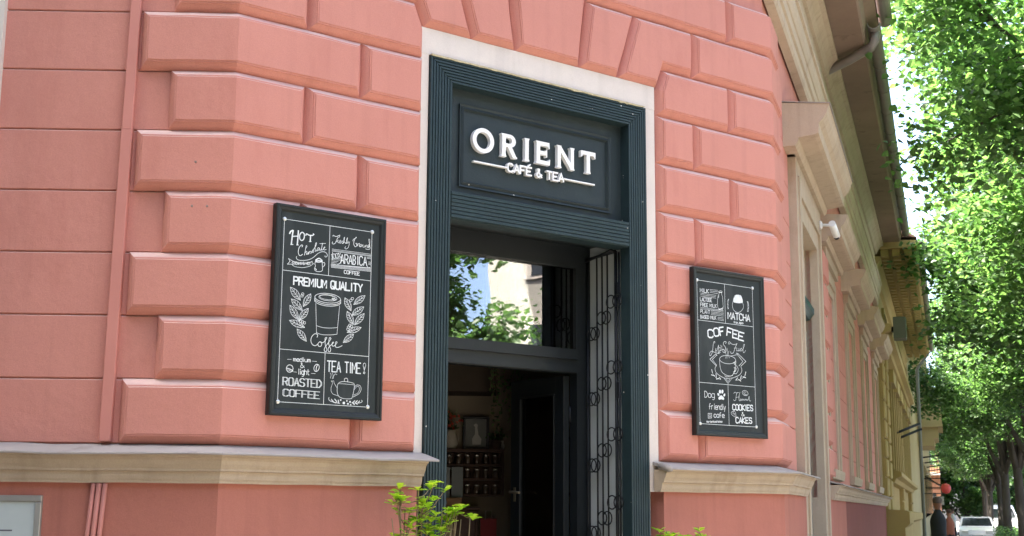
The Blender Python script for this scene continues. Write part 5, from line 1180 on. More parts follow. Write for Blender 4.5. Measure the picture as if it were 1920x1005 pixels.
def planter(x0, x1, y0, y1, h, label):
    T = thing('planter', label, 'planter', ((x0+x1)/2, (y0+y1)/2, .02), 'planter boxes by the entrance')
    m = mat('planter_wood', (.16, .10, .06), (.12, .075, .045), .8, 5, stretch=(1, 1, 7)); v = MB()
    for i in range(4):
        z = .05+i*(h-.05)/4; z2 = z+(h-.05)/4-.006
        v.cbox(x0, x1, y0, y0+.022, z, z2, .004); v.box(x0, x1, y1-.022, y1, z, z2); v.box(x0, x0+.022, y0+.023, y1-.023, z, z2); v.box(x1-.022, x1, y0+.023, y1-.023, z, z2)
    v.build('body', m, T); MB().box(x0+.023, x1-.023, y0+.023, y1-.023, .06, h-.04).build('soil', mat('soil', (.05, .035, .025), None, 1, 20, .5, 60), T)
    for x in (x0+.04, x1-.1): 
        for y in (y0+.04, y1-.1): MB().box(x, x+.06, y, y+.06, .0, .049).build('foot', m, T)
planter(.5, 1.32, -.56, -.22, .62, 'wooden planter box left of the entrance'); planter(2.52, 3.2, -.56, -.22, .62, 'wooden planter box right of the entrance')
shrub(.84, -.37, .58, [(.80, -.36, 1.70, .044, 7, 0), (.90, -.37, 1.715, .047, 8, 0), (.84, -.34, 1.60, .052, 6, 0), (.93, -.36, 1.62, .035, 5, 0), (.765, -.34, 1.56, .004, 1, 1), (.83, -.38, 1.50, .042, 4, 0), (.95, -.36, 1.51, .035, 5, 0)], 'tall lime green shrub against the pink plinth left of the entrance')
shrub(1.06, -.38, .58, [(1.05, -.36, 1.595, .045, 8, 0), (1.14, -.36, 1.60, .036, 7, 0), (1.02, -.40, 1.50, .042, 4, 0), (1.22, -.36, 1.585, .003, 1, 1), (1.17, -.35, 1.555, .003, 1, 1), (1.10, -.37, 1.54, .03, 4, 0)], 'lower lime green shrub with bare twigs in front of the left fluted pilaster')
shrub(2.68, -.36, .58, [(2.62, -.36, 1.475, .03, 5, 0), (2.585, -.36, 1.495, .018, 3, 0), (2.66, -.36, 1.45, .03, 5, 0)], 'small lime green shrub tip at the bottom edge just right of the door')
shrub(2.92, -.36, .58, [(2.845, -.36, 1.485, .03, 6, 0), (2.925, -.36, 1.465, .025, 4, 0), (2.79, -.36, 1.465, .025, 4, 0), (2.86, -.36, 1.42, .03, 5, 0)], 'small spreading lime green shrub tip at the bottom edge under the right board')

# ================================================================== the street: pavement, road, next houses
def rbox(mb, s0, s1, o0, o1, z0, z1, mi=0): return mb.box(s0, s1, -o1, -o0, z0, z1, mi)       # street frame, o = metres out from the facade
structure(rbox(MB(), -30, 260, -.5, 4.2, .0, .12).build('pavement', PAVE, None, FR))
structure(rbox(MB(), -30, 260, 4.2, 4.35, .0, .125).build('kerb', KERB, None, FR))
structure(rbox(MB(), -30, 260, 4.35, 11, .0, .012).build('road', ASPH, None, FR))
structure(rbox(MB(), -30, 260, 11, 11.15, .0, .125).build('far_kerb', KERB, None, FR))
structure(rbox(MB(), -30, 260, 11.15, 15, .0, .12).build('far_pavement', PAVE, None, FR))
pc = MB(); pc.add([(-14, -8, .118), (14, -8, .118), (14, 4, .118), (-14, 4, .118), (-14, -8, .0), (14, -8, .0), (14, 4, 0), (-14, 4, 0)], [(0, 1, 2, 3), (0, 4, 5, 1), (1, 5, 6, 2), (3, 2, 6, 7), (0, 3, 7, 4)])
structure(pc.build('corner_pavement', mat('worn_asphalt_paving', (.055, .051, .047), (.044, .041, .038), .95, 1.5, .3, 40)))
# ---- yellow house
Y = thing('yellow_house', 'ochre yellow stucco house beyond the pink one with banded pilasters and a deep eaves', 'building', (22, 2, 0), M=FR)
y0, y1 = 15.15, 32.0
w_ = MB(); rbox(w_, y0, y1, -8, -.06, 0, 6.6); w_.build('wall', YELLOW, Y, FR)
for sp_ in (y0+.05, y0+1.6, 24.0, y1-1.0):
    q = MB(); rbox(q, sp_, sp_+.88, -.059, .0, 1.50, 4.9)
    for k in range(10): z = 1.55+.335*k; q.cbox(sp_+.02, sp_+.85, -.045, -.001, z+.014, z+.32, .02)
    q.build('banded_pilaster', YELLOW, Y, FR)
def rsweep(pr, s0, s1, m, nm, par): return MB().sweep(pr, s0, s1).build(nm, m, par, FR)
rsweep([(-.1, 0), (.30, 0), (.30, 1.36), (.33, 1.38), (.38, 1.43), (.38, 1.62), (.34, 1.65), (-.1, 1.68)], y0, y0+2.6, YELLOW, 'plinth', Y)
rsweep([(-.1, 0), (.22, 0), (.22, 1.40), (.30, 1.46), (.30, 1.62), (-.1, 1.68)], y0+2.61, y1, YELLOW, 'plinth', Y)
rsweep([(-.06, 2.16), (.06, 2.18), (.10, 2.26), (.20, 2.30), (.20, 2.38), (-.06, 2.44)], y0+2.6, y1, YELLOW, 'sill_course', Y)
rsweep([(-.06, 4.62), (.08, 4.64), (.10, 4.72), (.20, 4.76), (.21, 4.86), (-.06, 4.92)], y0, y1, YELLOW, 'string_course', Y)
for i in range(6):
    s0 = y0+2.9+2.3*i
    f = MB(); rbox(f, s0, s0+.2, -.06, .06, 2.44, 4.1); rbox(f, s0+1.2, s0+1.4, -.06, .06, 2.44, 4.1); rbox(f, s0-.08, s0+1.48, -.06, .12, 4.11, 4.36)
    o = f.build('window', YELLOW, Y, FR); rbox(MB(), s0+.2, s0+1.2, -.055, -.04, 2.44, 4.1).build('pane', DARKGLASS, o, FR)
    f = MB(); rbox(f, s0+.1, s0+1.3, -.06, -.01, 5.05, 5.6); o = f.build('attic_window', YELLOW, Y, FR); rbox(MB(), s0+.25, s0+1.15, -.0095, -.002, 5.15, 5.5).build('pane', DARKGLASS, o, FR)
rsweep([(-.06, 5.80), (.0, 5.82), (.03, 5.95), (.08, 6.02), (.08, 6.08), (-.06, 6.09)], y0, y1, YELLOW, 'eaves_cornice', Y)
rsweep([(-.06, 6.22), (.66, 6.22), (.70, 6.25), (.70, 6.34), (-.06, 6.40)], y0, y1, YELLOW, 'soffit', Y)
br = MB()
for i in range(44):
    s0 = y0+.1+.38*i
    for o_ in (.085, .285, .485): br.box(s0, s0+.17, -o_-.13, -o_, 6.10, 6.219)
br.build('eaves_bracket', YELLOW, Y, FR)['kind'] = 'stuff'
def hg(par, x0, x1, out, z, r, nm='gutter'):
    n = 9; pr = [(out+r*math.cos(math.pi+math.pi*i/(n-1)), z+r*math.sin(math.pi+math.pi*i/(n-1))) for i in range(n)]
    pr += [(out+(r-.008)*math.cos(2*math.pi-math.pi*i/(n-1)), z+(r-.008)*math.sin(2*math.pi-math.pi*i/(n-1))) for i in range(n)]
    return MB().sweep(pr, x0, x1).build(nm, GUTTER, par, FR)
hg(Y, y0, y1, .76, 6.36, .06)
MB().add([(y0, -.71, 6.40), (y1, -.71, 6.40), (y1, 4, 9.4), (y0, 4, 9.4), (y1, 8, 6.6), (y0, 8, 6.6)], [(0, 1, 2, 3), (3, 2, 4, 5), (0, 3, 5), (1, 4, 2)]).build('roof', ROOF, Y, FR)
MB().tube([(y1+.1, -.72, 6.35), (y1+.1, -.62, 6.2), (y1+.1, -.33, 5.8), (y1+.1, -.32, .15)], .05, 8).build('rain_pipe', mat('green_grey_pipe', (.19, .21, .185), None, .6, 5), Y, FR)
for s_ in (21.5, 23.5): MB().tube([(s_, .06, 3.3), (s_+.4, -.50, 3.55)], .03, 6).build('flag_holder', IRON, Y, FR)
UB = thing('vent_box', 'grey green metal box under the eaves of the yellow house', 'vent box', (15.4, -.3, 5.0), M=FR)
v = MB(); v.cbox(15.35, 15.75, -.46, -.24, 4.64, 5.02, .015); v.build('body', mat('grey_green_metal', (.11, .115, .085), None, .5, 6), UB, FR)
v = MB(); v.box(15.45, 15.65, -.24, -.0, 4.78, 4.86); v.build('bracket', IRON, UB, FR)
# ---- house with the oriel
O = thing('oriel_house', 'pale ochre house with a boxy enclosed balcony over the pavement', 'building', (55, 2, 0), M=FR)
OC = mat('pale_ochre_render', (.46, .37, .20), (.41, .33, .175), .88, 1)
w_ = MB(); rbox(w_, 32.25, 78, -8, .04, 0, 7.0); w_.build('wall', OC, O, FR)
v = MB(); rbox(v, 43.8, 47.8, .041, .93, 4.9, 6.15); rbox(v, 43.75, 47.85, .041, .97, 6.151, 6.28); rbox(v, 43.75, 47.85, .041, .95, 4.80, 4.899)
v.prism([(43.9, 4.1), (47.7, 4.1), (47.7, 4.799), (43.9, 4.799)], -.62, -.041); v.prism([(43.9, 4.4), (47.7, 4.4), (47.7, 4.799), (43.9, 4.799)], -.78, -.621)
oo = v.build('oriel', OC, O, FR)
for a in (44.5, 46.2): rbox(MB(), a, a+1.2, .931, .94, 5.1, 5.95).build('window', DARKGLASS, oo, FR)
for i in range(9):
    s0 = 49.4+3.1*i
    f = MB(); rbox(f, s0-.15, s0+1.35, .0, .14, 1.5, 3.7); o = f.build('window', OC, O, FR); rbox(MB(), s0, s0+1.2, .141, .15, 1.6, 3.55).build('pane', DARKGLASS, o, FR)
    if i % 2 == 0: MB().tube([(s0+.6, -.04, 3.9), (s0+.6, -.75, 4.0)], .03, 6).build('bracket', IRON, O, FR)
rsweep([(0, 6.6), (.4, 6.75), (.5, 6.9), (0, 7.0)], 32.25, 78, OC, 'eaves_cornice', O)
MB().add([(32.25, -.5, 7.02), (78, -.5, 7.02), (78, 4, 10), (32.25, 4, 10), (78, 8, 7), (32.25, 8, 7)], [(0, 1, 2, 3), (3, 2, 4, 5), (0, 3, 5), (1, 4, 2)]).build('roof', ROOF, O, FR)
# ---- orange house closing the row
OH = thing('orange_house', 'orange brick house with a white gable band far down the street', 'building', (95, 0, 0), M=FR)
OM = mat('orange_render', (.28, .135, .08), (.24, .115, .07), .9, 1)
w_ = MB(); rbox(w_, 88, 112, -8, .55, 0, 7.2); w_.build('wall', OM, OH, FR); w_ = MB(); rbox(w_, 87.9, 112, -8, .6, 7.2, 8.1); w_.build('gable_band', PALEB, OH, FR)
w_ = MB(); rbox(w_, 87.2, 88.0, -.6, .58, 4.2, 4.35); w_.build('balcony_slab', PALEB, OH, FR); w_ = MB()
for i in range(7): w_.tube([(87.25, .5-.18*i, 4.35), (87.25, .5-.18*i, 5.3)], .02, 5)
w_.tube([(87.25, .55, 5.3), (87.25, -.6, 5.3)], .03, 5); w_.build('balcony_railing', IRON, OH, FR)
for z in (1.6, 4.9): rbox(MB(), 87.96, 87.999, -.35, .25, z, z+1.4).build('window', DARKGLASS, OH, FR)
# ---- shop sign ball and awning far along the facades
LN = thing('red_lantern', 'round red hanging sign lamp far along the facades', 'lantern', (44, -.9, 3.2), M=FR)
v = MB(); v.lathe([(.02, 2.36), (.14, 2.40), (.19, 2.52), (.19, 2.62), (.14, 2.72), (.02, 2.76)], 46, -.95, 14); v.build('globe', mat('red_globe', (.75, .10, .09), None, .4, 5), LN, FR)
v = MB(); v.tube([(46, -.03, 2.95), (46, -.95, 2.95), (46, -.95, 2.755)], .02, 6); v.build('bracket', IRON, LN, FR)
AW = thing('awning', 'dark shop awning beyond the red lantern', 'awning', (52, -.3, 3.0), M=FR)
v = MB(); v.sweep([(.05, 3.25), (.85, 2.75), (.85, 2.60), (.83, 2.60), (.83, 2.73), (.05, 3.2)], 51.6, 54.8); v.build('canopy', BLACKP, AW, FR); v = MB(); v.tube([(51.7, -.05, 2.7), (51.7, -.82, 2.7)], .02, 5); v.tube([(54.7, -.05, 2.7), (54.7, -.82, 2.7)], .02, 5); v.build('arm', IRON, AW, FR)
SB = thing('hanging_sign', 'small white hanging shop sign under the red lantern', 'sign', (49, -.6, 2.2), M=FR)
v = MB(); v.cbox(49, 49.06, -.85, -.45, 1.95, 2.3, .01); v.build('panel', PALEB, SB, FR); v = MB(); v.tube([(49.03, -.03, 2.42), (49.03, -.85, 2.42)], .018, 5); v.tube([(49.03, -.5, 2.42), (49.03, -.5, 2.29)], .01, 5); v.tube([(49.03, -.8, 2.42), (49.03, -.8, 2.29)], .01, 5); v.build('bracket', IRON, SB, FR)

# ================================================================== trees
def tree_meshes(seed, H=10.5, zc=4.2, R_=3.0, nleaf=15000, leaf=.11, trunk_r=.17, trunk_h=3.0, mt=None, droop=.3, cut=None):
    rnd = random.Random(seed); tb = MB(); tips = []
    base = Vector((0, 0, .05)); fork = Vector((rnd.uniform(-.1, .1), rnd.uniform(-.1, .1), trunk_h))
    tb.tube([base, base+Vector((0, 0, .25)), base.lerp(fork, .5)+Vector((rnd.uniform(-.05, .05), 0, 0)), base.lerp(fork, .86), fork, fork+Vector((0, 0, .22)), fork+Vector((0, 0, .42))], [trunk_r*1.35, trunk_r*1.05, trunk_r*.95, trunk_r*.9, trunk_r*.88, trunk_r*.6, trunk_r*.1], 10)
    nl = 8
    for i in range(nl):
        az = 6.283*i/nl+rnd.uniform(-.3, .3); ring_ = i % 3
        reach = R_*(.95, .65, .3)[ring_]*rnd.uniform(.85, 1.1); top = zc+(H-zc)*(.28, .62, .92)[ring_]+rnd.uniform(-.5, .5)
        t = Vector((math.cos(az)*reach, math.sin(az)*reach, top)); mid = fork.lerp(t, .5)+Vector((0, 0, .5+.3*ring_))-Vector((math.cos(az), math.sin(az), 0))*reach*.18
        f0_ = fork-Vector((0, 0, rnd.uniform(.05, .3))); P = [f0_+(mid-f0_)*q*2 if q <= .5 else mid+(t-mid)*(q-.5)*2 for q in (0, .17, .35, .5, .75, 1)]
        P = [p+Vector((rnd.uniform(-.06, .06), rnd.uniform(-.06, .06), rnd.uniform(-.06, .06)))*(k > 0) for k, p in enumerate(P)]
        tb.tube(P, [trunk_r*.62, trunk_r*.5, trunk_r*.4, trunk_r*.32, trunk_r*.2, trunk_r*.08], 7)
        tips.append(P[-1])
        for j in range(7):
            q = rnd.uniform(.35, 1); k = min(int(q*5), 4); p0 = P[k].lerp(P[k+1], q*5-k)
            a2 = az+rnd.uniform(-1.5, 1.5); L = rnd.uniform(.6, 1.5)*R_/3; e = p0+Vector((math.cos(a2)*L, math.sin(a2)*L, rnd.uniform(-droop*1.6, .7)*L))
            hr = math.hypot(e.x, e.y)
            if hr > R_: e.x *= R_/hr; e.y *= R_/hr
            if e.z < zc: e.z = zc+rnd.random()*.4
            tb.tube([p0, p0.lerp(e, .5)+Vector((0, 0, .08)), e], [trunk_r*.16, trunk_r*.1, trunk_r*.04], 5)
            tips += [e, p0.lerp(e, .6)]
    lb = MB(); per = max(6, nleaf//len(tips))
    for tp in tips:
        sx = rnd.uniform(.28, .52)*R_/3; sz = sx*rnd.uniform(.5, .8)
        for _ in range(int(per*rnd.uniform(.6, 1.4))):
            g = [max(-1.7, min(1.7, rnd.gauss(0, 1))) for _ in '123']; p = tp+Vector((g[0]*sx, g[1]*sx, g[2]*sz-.05))
            if cut and p.x*math.cos(cut[0])+p.y*math.sin(cut[0]) > cut[1]+rnd.gauss(0, .28): continue
            a = rnd.random()*6.283; dz = rnd.uniform(-.9, .15); d = Vector((math.cos(a), math.sin(a), dz)).normalized()
            nr = Vector((rnd.gauss(0, .5), rnd.gauss(0, .5), 1)).normalized(); sd_ = d.cross(nr).normalized(); L = leaf*rnd.uniform(.7, 1.25); w2 = L*.42
            q1, q2 = p+d*L*.28-nr*L*.02, p+d*L*.62-nr*L*.05
            lb.add([p, q1+sd_*w2+nr*L*.07, q2+sd_*w2*.8+nr*L*.05, p+d*L-nr*L*.12, q2-sd_*w2*.8+nr*L*.05, q1-sd_*w2+nr*L*.07], [(0, 1, 2, 3), (0, 3, 4, 5)])
    return tb, lb
def tree(name, label, loc, M, seed, rotz=0, sc=1.0, group=None, lm=None, **kw):
    T = thing(name, label, 'tree', loc, group, M=M)
    tb, lb = tree_meshes(seed, **kw)
    for nm, mb, mt in (('trunk', tb, BARK), ('crown', lb, lm or LEAF)):
        me = bpy.data.meshes.new(nm); me.from_pydata([tuple(p) for p in mb.v], [], mb.f); me.materials.append(mt)
        for p_, s_ in zip(me.polygons, mb.sm): p_.use_smooth = s_
        o = bpy.data.objects.new(nm, me); COL.objects.link(o); o.parent = T
    T.rotation_euler = (0, 0, rotz); T.scale = (sc, sc, sc); return T
def treecopy(src, label, loc, M, rotz, sc, group):
    r = src.copy(); COL.objects.link(r); r.location = M @ Vector(loc); r.rotation_euler = (0, 0, rotz); r.scale = (sc, sc, sc); r['label'] = label; r['group'] = group
    for c in list(src.children):
        q = c.copy(); COL.objects.link(q); q.parent = r
    return r
GR = 'linden trees in a row along the kerb'
near_words = ['first linden of the row, its crown closest to the pink house and reaching its gutter', 'second linden of the row, its crown beside the yellow house', 'third linden of the row, its crown over the middle of the yellow house', 'fourth linden of the row, its crown beside the oriel']
t0 = tree('linden_tree', near_words[0], (5.8, -3.85, .1), FR, 11, .4, 1.0, GR, cut=(math.atan2(cA, -sA)-.4, 3.25), nleaf=62000, leaf=.088, R_=3.1, zc=4.5, H=11)
t1 = tree('linden_tree', near_words[1], (9.6, -3.6, .1), FR, 23, 1.4, 1.0, GR, cut=(math.atan2(cA, -sA)-1.4, 3.2), nleaf=60000, leaf=.095, R_=3.4, zc=4.2, H=11)
t2 = tree('linden_tree', near_words[2], (16.8, -3.7, .1), FR, 37, 2.4, 1.0, GR, cut=(math.atan2(cA, -sA)-2.4, 3.1), nleaf=40000, leaf=.11, lm=LEAF_B, R_=3.1, zc=4.1, H=11)
treecopy(t1, near_words[3], (25.5, -3.7, .1), FR, 1.4, .97, GR)
for i in range(9):
    treecopy((t2, t1, t2)[i % 3], 'distant linden further along the row, a slim dark trunk under a merging crown', (34.5+8.2*i, -3.45-.12*math.sin(i*2.1), .1), FR, 1.1*i, 1.0+.06*math.sin(i), GR)
for i in range(6): treecopy((t1, t2)[i % 2], 'linden across the road, mostly hidden behind the near row', (10+17*i, -12.6, .1), FR, 2.0*i+.5, 1.05, 'linden trees across the road')
# trees in front of the corner: only seen mirrored in the transom glass; those before the left wall are unseen, added to darken it
tree('plane_tree', 'sunlit tree across the corner that shows mirrored in the transom glass', (11.3, -16.2, 0), None, 51, 0, .9, None, nleaf=30000, leaf=.17, R_=3.0, zc=3.0, H=11)
treecopy(t1, 'leafy tree behind the mirrored one, darkening the transom reflection', (15.6, -12.2, 0), Matrix.Identity(4), .3, .8, 'trees across the corner')
treecopy(t2, 'unseen tree added before the left wall to shade it', (-6.3, 0.3, 0), Matrix.Identity(4), .9, .95, 'trees across the corner')
treecopy(t1, 'second unseen tree added further out to shade the left wall', (-8.6, -3.6, 0), Matrix.Identity(4), 2.9, 1.0, 'trees across the corner')
bt = tree('bushy_tree', 'low bushy tree closing the far end of the street', (98, -2.2, .0), FR, 71, 0, 1.0, 'bushy trees at the far end of the street', nleaf=9000, leaf=.26, R_=3.0, zc=.7, H=8, trunk_h=.6)
for i in range(5): treecopy(bt, 'low bushy tree closing the far end of the street', (101+2*i, -5.5-3.4*i, 0), FR, 1.3*i, 1.0, 'bushy trees at the far end of the street')
AH = thing('added_brown_house', 'unseen tall brown house added across the left street to shade the left wall', 'building', (-14, -6, 0))  # unseen house, added to keep sky light off the left wall
w_ = MB(); w_.box(-30, -1.5, -24, -11.5, 0, 15); w_.build('wall', mat('brown_render', (.14, .11, .085), (.12, .095, .07), .9, 1), AH, FL)
for i in range(6):
    for z in (1.2, 4.9, 8.6):
        f = MB(); f.box(-28+4*i, -26.4+4*i, -11.499, -11.42, z-.1, z+2.4); o = f.build('window', CREAM, AH, FL); MB().box(-27.8+4*i, -26.6+4*i, -11.419, -11.40, z, z+2.2).build('pane', DARKGLASS, o, FL)
for i, (x, y) in enumerate(((-13, -13), (-6.5, -14), (0, -14.5), (6.3, -16.5), (-9.6, 3.2))):  # unseen trees, added to cut low light on the front and left walls
    treecopy((t2, t1)[i % 2], ('unseen tree added across the crossing to block low sky light', 'unseen tree added further along the left wall to shade it')[i == 4], (x, y, 0), Matrix.Identity(4), 1.7*i, 1.0, 'trees across the corner')
BH = thing('added_brick_house', 'unseen long dark brick house added behind the viewpoint to block low sky light', 'building', (-6, -24, 0))  # unseen mass, added to cut horizon light on the front wall
w_ = MB(); w_.box(-28, 12, -34, -22, 0, 12.5); w_.build('wall', mat('dark_brick', (.16, .085, .06), (.12, .065, .05), .9, 2), BH)
for i in range(9):
    for z in (1.2, 4.9, 8.6):
        f = MB(); f.box(-26.5+4.2*i, -24.9+4.2*i, -21.999, -21.92, z-.1, z+2.4); o = f.build('window', CREAM, BH); MB().box(-26.3+4.2*i, -25.1+4.2*i, -21.919, -21.90, z, z+2.2).build('pane', DARKGLASS, o)
PB = thing('pale_house', 'tall pale sunlit house across the corner that shows mirrored in the transom glass', 'building', (30, -30, 0))
MPB = frame(20.6, -25.3, math.cos(R(-52+90)), math.sin(R(-52+90))) if False else frame(20.7, -25.3, -math.cos(R(40)), math.sin(R(40))*-1)
w_ = MB(); w_.box(-14, 0, 0, 10, 0, 14); w_.build('wall', PALEB, PB, MPB)
for i in range(4):
    for z in (1.2, 4.9, 8.6):
        f = MB(); f.box(-2.6-3.2*i, -1.0-3.2*i, -.08, -.001, z-.1, z+2.4); o = f.build('window', PALE, PB, MPB); MB().box(-2.4-3.2*i, -1.2-3.2*i, -.10, -.081, z, z+2.2).build('pane', DARKGLASS, o, MPB)
w_ = MB(); w_.sweep([(-.1, 13.2), (.25, 13.5), (.5, 13.7), (.5, 14.0), (-.1, 14.05)], -14, 0); w_.build('eaves_cornice', PALEB, PB, MPB)
MB().sweep([(-.1, 4.2), (.15, 4.25), (.2, 4.4), (-.1, 4.45)], -14, 0).build('string_course', PALEB, PB, MPB)

# ================================================================== people, cars, hedge
def person(label, s_, out, h, heading, cl, tr, skin, hair, stride=.22, bag=None, group='people walking away down the pavement'):
    T = thing('person', label, 'person', (s_, -out, .12), group, M=FR)
    k = h/1.75
    V = {}; verts = []; rad = []; edges = []
    def v(n, x, y, z, r): V[n] = len(verts); verts.append(Vector((x*k, y*k, z*k))); rad.append(r*k)
    def e(*ns): edges.extend((V[a], V[b]) for a, b in zip(ns, ns[1:]))
    v('pel', 0, 0, .95, .145); v('wst', 0, 0, 1.10, .135); v('chs', 0, .01, 1.28, .17); v('shl', 0, .01, 1.43, .10); v('nck', 0, .015, 1.505, .045); v('hd0', 0, .025, 1.57, .075); v('hd1', 0, .03, 1.66, .088); v('hd2', 0, .02, 1.72, .06)
    e('pel', 'wst', 'chs', 'shl', 'nck', 'hd0', 'hd1', 'hd2')
    for sd_, n in ((-1, 'l'), (1, 'r')):
        f = stride*sd_
        v('hp'+n, .09*sd_, 0, .88, .095); v('kn'+n, .10*sd_, f*.5, .50, .062); v('an'+n, .10*sd_, f-.03, .09, .042); v('ft'+n, .11*sd_, f+.13, .035, .035); e('pel', 'hp'+n, 'kn'+n, 'an'+n, 'ft'+n)
        v('sh'+n, .215*sd_, .01, 1.43, .075); v('el'+n, .27*sd_, -f*.35, 1.12, .05); v('wr'+n, .275*sd_, -f*.7+.05, .88, .032); v('ha'+n, .27*sd_, -f*.8+.07, .80, .034); e('shl', 'sh'+n, 'el'+n, 'wr'+n, 'ha'+n)
    me = bpy.data.meshes.new('tmp'); me.from_pydata(verts, edges, []); o = bpy.data.objects.new('tmp', me); COL.objects.link(o)
    m = o.modifiers.new('skin', 'SKIN'); 
    for i, r_ in enumerate(rad): me.skin_vertices[0].data[i].radius = (r_*1.12, r_*.85)
    me.skin_vertices[0].data[V['pel']].use_root = True
    ss = o.modifiers.new('sub', 'SUBSURF'); ss.levels = 2; ss.render_levels = 2
    dg = bpy.context.evaluated_depsgraph_get(); me2 = bpy.data.meshes.new_from_object(o.evaluated_get(dg)); bpy.data.objects.remove(o)
    for m_ in (skin, cl, tr): me2.materials.append(m_)
    for p in me2.polygons:
        z = p.center.z/k; x = abs(p.center.x/k); p.use_smooth = True
        p.material_index = 0 if (z > 1.50 and x < .12) or (z < .86 and x > .19) else (1 if z > .93 or (x > .2 and z > .86) else 2)
    b = bpy.data.objects.new('body', me2); COL.objects.link(b); b.parent = T
    hm = MB()
    if hair:
        hv = []; n = 10
        for j in range(5):
            for q in range(n): a = 6.283*q/n; ph = j*.36; hv.append((math.sin(ph)*.098*math.cos(a)*k, (math.sin(ph)*.105*math.sin(a)+.005)*k, (1.665+.095*math.cos(ph)-(.05 if math.sin(a) < 0 else -.01)*math.sin(ph))*k))
        hm.add(hv, [(j*n+q, j*n+(q+1) % n, (j+1)*n+(q+1) % n, (j+1)*n+q) for j in range(4) for q in range(n)], True)
        ho = hm.build('hair', hair, T); ho.data.transform(Matrix.Translation(-Vector((0, 0, 0))))
        for vv in ho.data.vertices: vv.co += T.location
    T.rotation_euler = (0, 0, heading); return T
hd_ = -math.pi/2+AN
DK = mat('dark_jacket', (.022, .028, .032), None, .8, 9); TRS = mat('dark_trousers', (.02, .02, .025), None, .8, 9); SKIN = mat('skin', (.30, .15, .10), None, .6, 9); HG = mat('grey_hair', (.09, .065, .05), None, .8, 20); HB = mat('brown_hair', (.06, .035, .02), None, .8, 20); BT = mat('rust_top', (.25, .09, .06), None, .8, 9); WT = mat('white_cloth', (.65, .65, .62), None, .8, 9)
person('person in a dark jacket and black trousers walking close to the yellow house', 20.5, .80, 1.82, hd_, DK, TRS, SKIN, HG)
person('person in a rust brown top walking behind the dark jacket', 34.0, 1.02, 1.62, hd_, BT, TRS, SKIN, HB, -.2)
person('person in white far down the pavement', 52.0, 1.15, 1.72, hd_, WT, TRS, SKIN, HB, .2)
def car(name, label, cat, s_, out, heading, body_m, prof, win, wd, wheels, group=None):
    T = thing(name, label, cat, (s_, -out, .02), group, M=FR)
    MB_ = MB(); n = len(prof); vs = []
    rows = ((-wd/2, .0, .93), (-wd/2+.06, .0, 1.0), (wd/2-.06, 0, 1.0), (wd/2, 0, .93))
    for x, _, sc in rows:
        for y, z in prof:
            tap = 0 if z < .95 else (z-.95)*.28
            xx = x-math.copysign(tap, x); vs.append((xx, y, .35+(z-.35)*(1 if sc == 1 else .985)))
    m = len(rows); fs = [(j*n+i, j*n+(i+1) % n, (j+1)*n+(i+1) % n, (j+1)*n+i) for j in range(m-1) for i in range(n)]+[tuple(range(n)), tuple((m-1)*n+i for i in range(n-1, -1, -1))]
    MB_.add(vs, fs)
    def fin(mb, nm, mt, par):
        o = mb.build(nm, mt, par)
        for vv in o.data.vertices: vv.co += T.location
        return o
    fin(MB_, 'body', body_m, T)
    for (ya, za, yb, zb) in win['front']:        # windscreen and rear window as panes proud of the shell
        d = Vector((0, yb-ya, zb-za)).normalized(); nn = Vector((0, -d.z, d.y)); nn = nn if nn.z > 0 else -nn; e = nn*.012
        hw = lambda z: wd/2-.12-max(0, z-.95)*.28
        fin(MB().add([Vector((-hw(za), ya, za))+e, Vector((hw(za), ya, za))+e, Vector((hw(zb), yb, zb))+e, Vector((-hw(zb), yb, zb))+e], [(0, 1, 2, 3)]), 'windscreen', DARKGLASS, T)
    for sg in (-1, 1):
        for P in win['side']:
            fin(MB().add([(sg*(wd/2+.006-max(0, z-.95)*.28), y, z) for y, z in P], [tuple(range(len(P)))]), 'side_window', DARKGLASS, T)
    for y, r_ in wheels:
        for sg in (-1, 1):
            wv = MB(); n2 = 18; vs = []
            for (rr, xx) in ((r_*.6, .0), (r_*.95, -.005), (r_, .03), (r_, .17), (r_*.95, .2), (r_*.6, .2)):
                for q in range(n2): a = 6.283*q/n2; vs.append((sg*(wd/2+.02-xx), y+rr*math.cos(a), r_+rr*math.sin(a)))
            wv.add(vs, [(j*n2+q, j*n2+(q+1) % n2, (j+1)*n2+(q+1) % n2, (j+1)*n2+q) for j in range(5) for q in range(n2)], True); wo = fin(wv, 'wheel', IRON, T)
            rm_ = MB(); rm_.add([(sg*(wd/2+.012), y+r_*.6*math.cos(6.283*q/n2), r_+r_*.6*math.sin(6.283*q/n2)) for q in range(n2)], [tuple(range(n2))]); fin(rm_, 'rim', STEEL, wo)
    yf = min(p[0] for p in prof)
    for sg in (-1, 1):
        h = MB(); h.cbox(sg*(wd/2-.3)-.16, sg*(wd/2-.3)+.16, yf-.012, yf+.05, .62, .76, .01); fin(h, 'headlight', STEEL, T)
    h = MB(); h.cbox(-.26, .26, yf-.02, yf+.02, .42, .53, .005); fin(h, 'number_plate', PALEB, T)
    T.rotation_euler = (0, 0, heading); return T
CW = mat('white_car_paint', (.78, .79, .80), None, .25, 3, coat=.6)
SED = [(-2.1, .35), (-2.15, .55), (-2.1, .78), (-1.2, .95), (-.35, 1.42), (.9, 1.46), (1.7, 1.0), (2.1, .95), (2.15, .5), (2.05, .32), (-1.9, .28)]
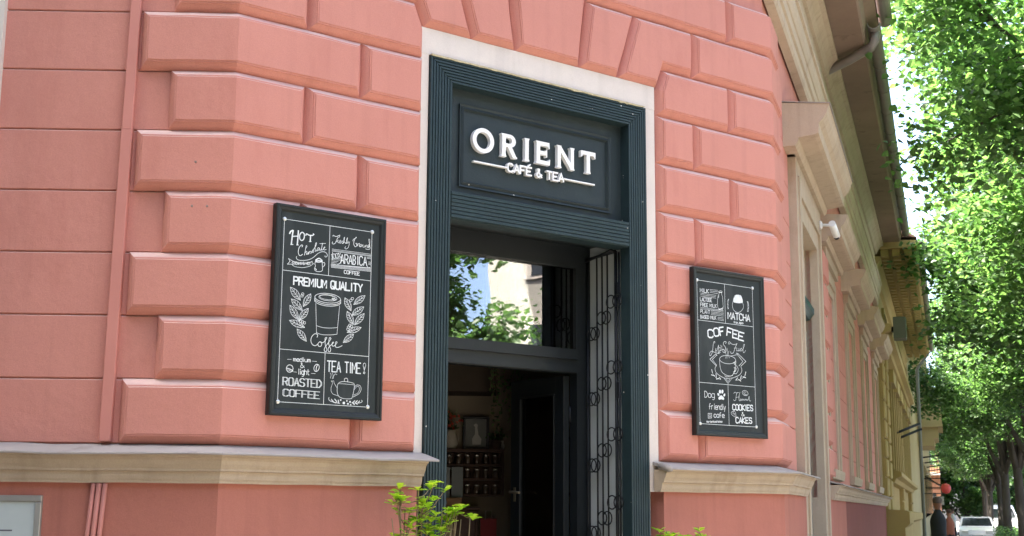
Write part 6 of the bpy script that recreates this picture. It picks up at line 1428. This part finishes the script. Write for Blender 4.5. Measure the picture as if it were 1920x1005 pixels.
car('parked_car', 'white parked saloon car facing the camera beside the far tree trunks', 'car', 66, 2.35, AN-math.pi/2, CW, SED, dict(front=[(-1.15, .98, -.42, 1.37), (1.62, 1.05, .98, 1.40)], side=[[(-1.0, .98), (-.4, 1.34), (.2, 1.37), (.2, .98)], [(.28, .98), (.28, 1.37), (.85, 1.36), (1.4, 1.0)]]), 1.76, ((-1.35, .32), (1.3, .32)))
VAN = [(-2.4, .35), (-2.45, .7), (-2.35, 1.05), (-1.75, 1.25), (-1.1, 2.0), (-.8, 2.15), (2.4, 2.2), (2.5, 2.0), (2.5, .4), (2.4, .3), (-2.2, .28)]
car('white_van', 'white van parked behind the saloon car between the trunks', 'van', 84, 4.3, AN-math.pi/2, CW, VAN, dict(front=[(-1.68, 1.34, -1.18, 1.9), (-1.68, 1.34, -1.18, 1.9)][:1], side=[[(-1.4, 1.2), (-.95, 1.85), (-.2, 1.85), (-.2, 1.2)]]), 1.9, ((-1.6, .34), (1.5, .34)))
car('parked_car', 'pale parked car at the far right edge beyond the trunks', 'car', 60, 7.0, AN-math.pi/2, CW, SED, dict(front=[(-1.15, .98, -.42, 1.37), (1.62, 1.05, .98, 1.40)], side=[[(-1.0, .98), (-.4, 1.34), (.2, 1.37), (.2, .98)], [(.28, .98), (.28, 1.37), (.85, 1.36), (1.4, 1.0)]]), 1.76, ((-1.35, .32), (1.3, .32)))
random.seed(77); hg_ = MB()
for i in range(5200):
    s_ = random.uniform(48, 62); p = Vector((s_, -3.5+random.uniform(-.45, .45), random.uniform(.14, 1.0+.12*math.sin(s_*3)))); a = random.random()*6.28; L = .10
    d = Vector((math.cos(a), math.sin(a), random.uniform(-.5, .5))); sd_ = d.cross(Vector((random.gauss(0, .4), random.gauss(0, .4), 1))).normalized()*.045
    hg_.add([p, p+d*L*.5+sd_, p+d*L, p+d*L*.5-sd_], [(0, 1, 2, 3)])
tag(hg_.build('hedge', LEAF_B, None, FR, recalc=False), 'low clipped hedge between the tree trunks', 'hedge')
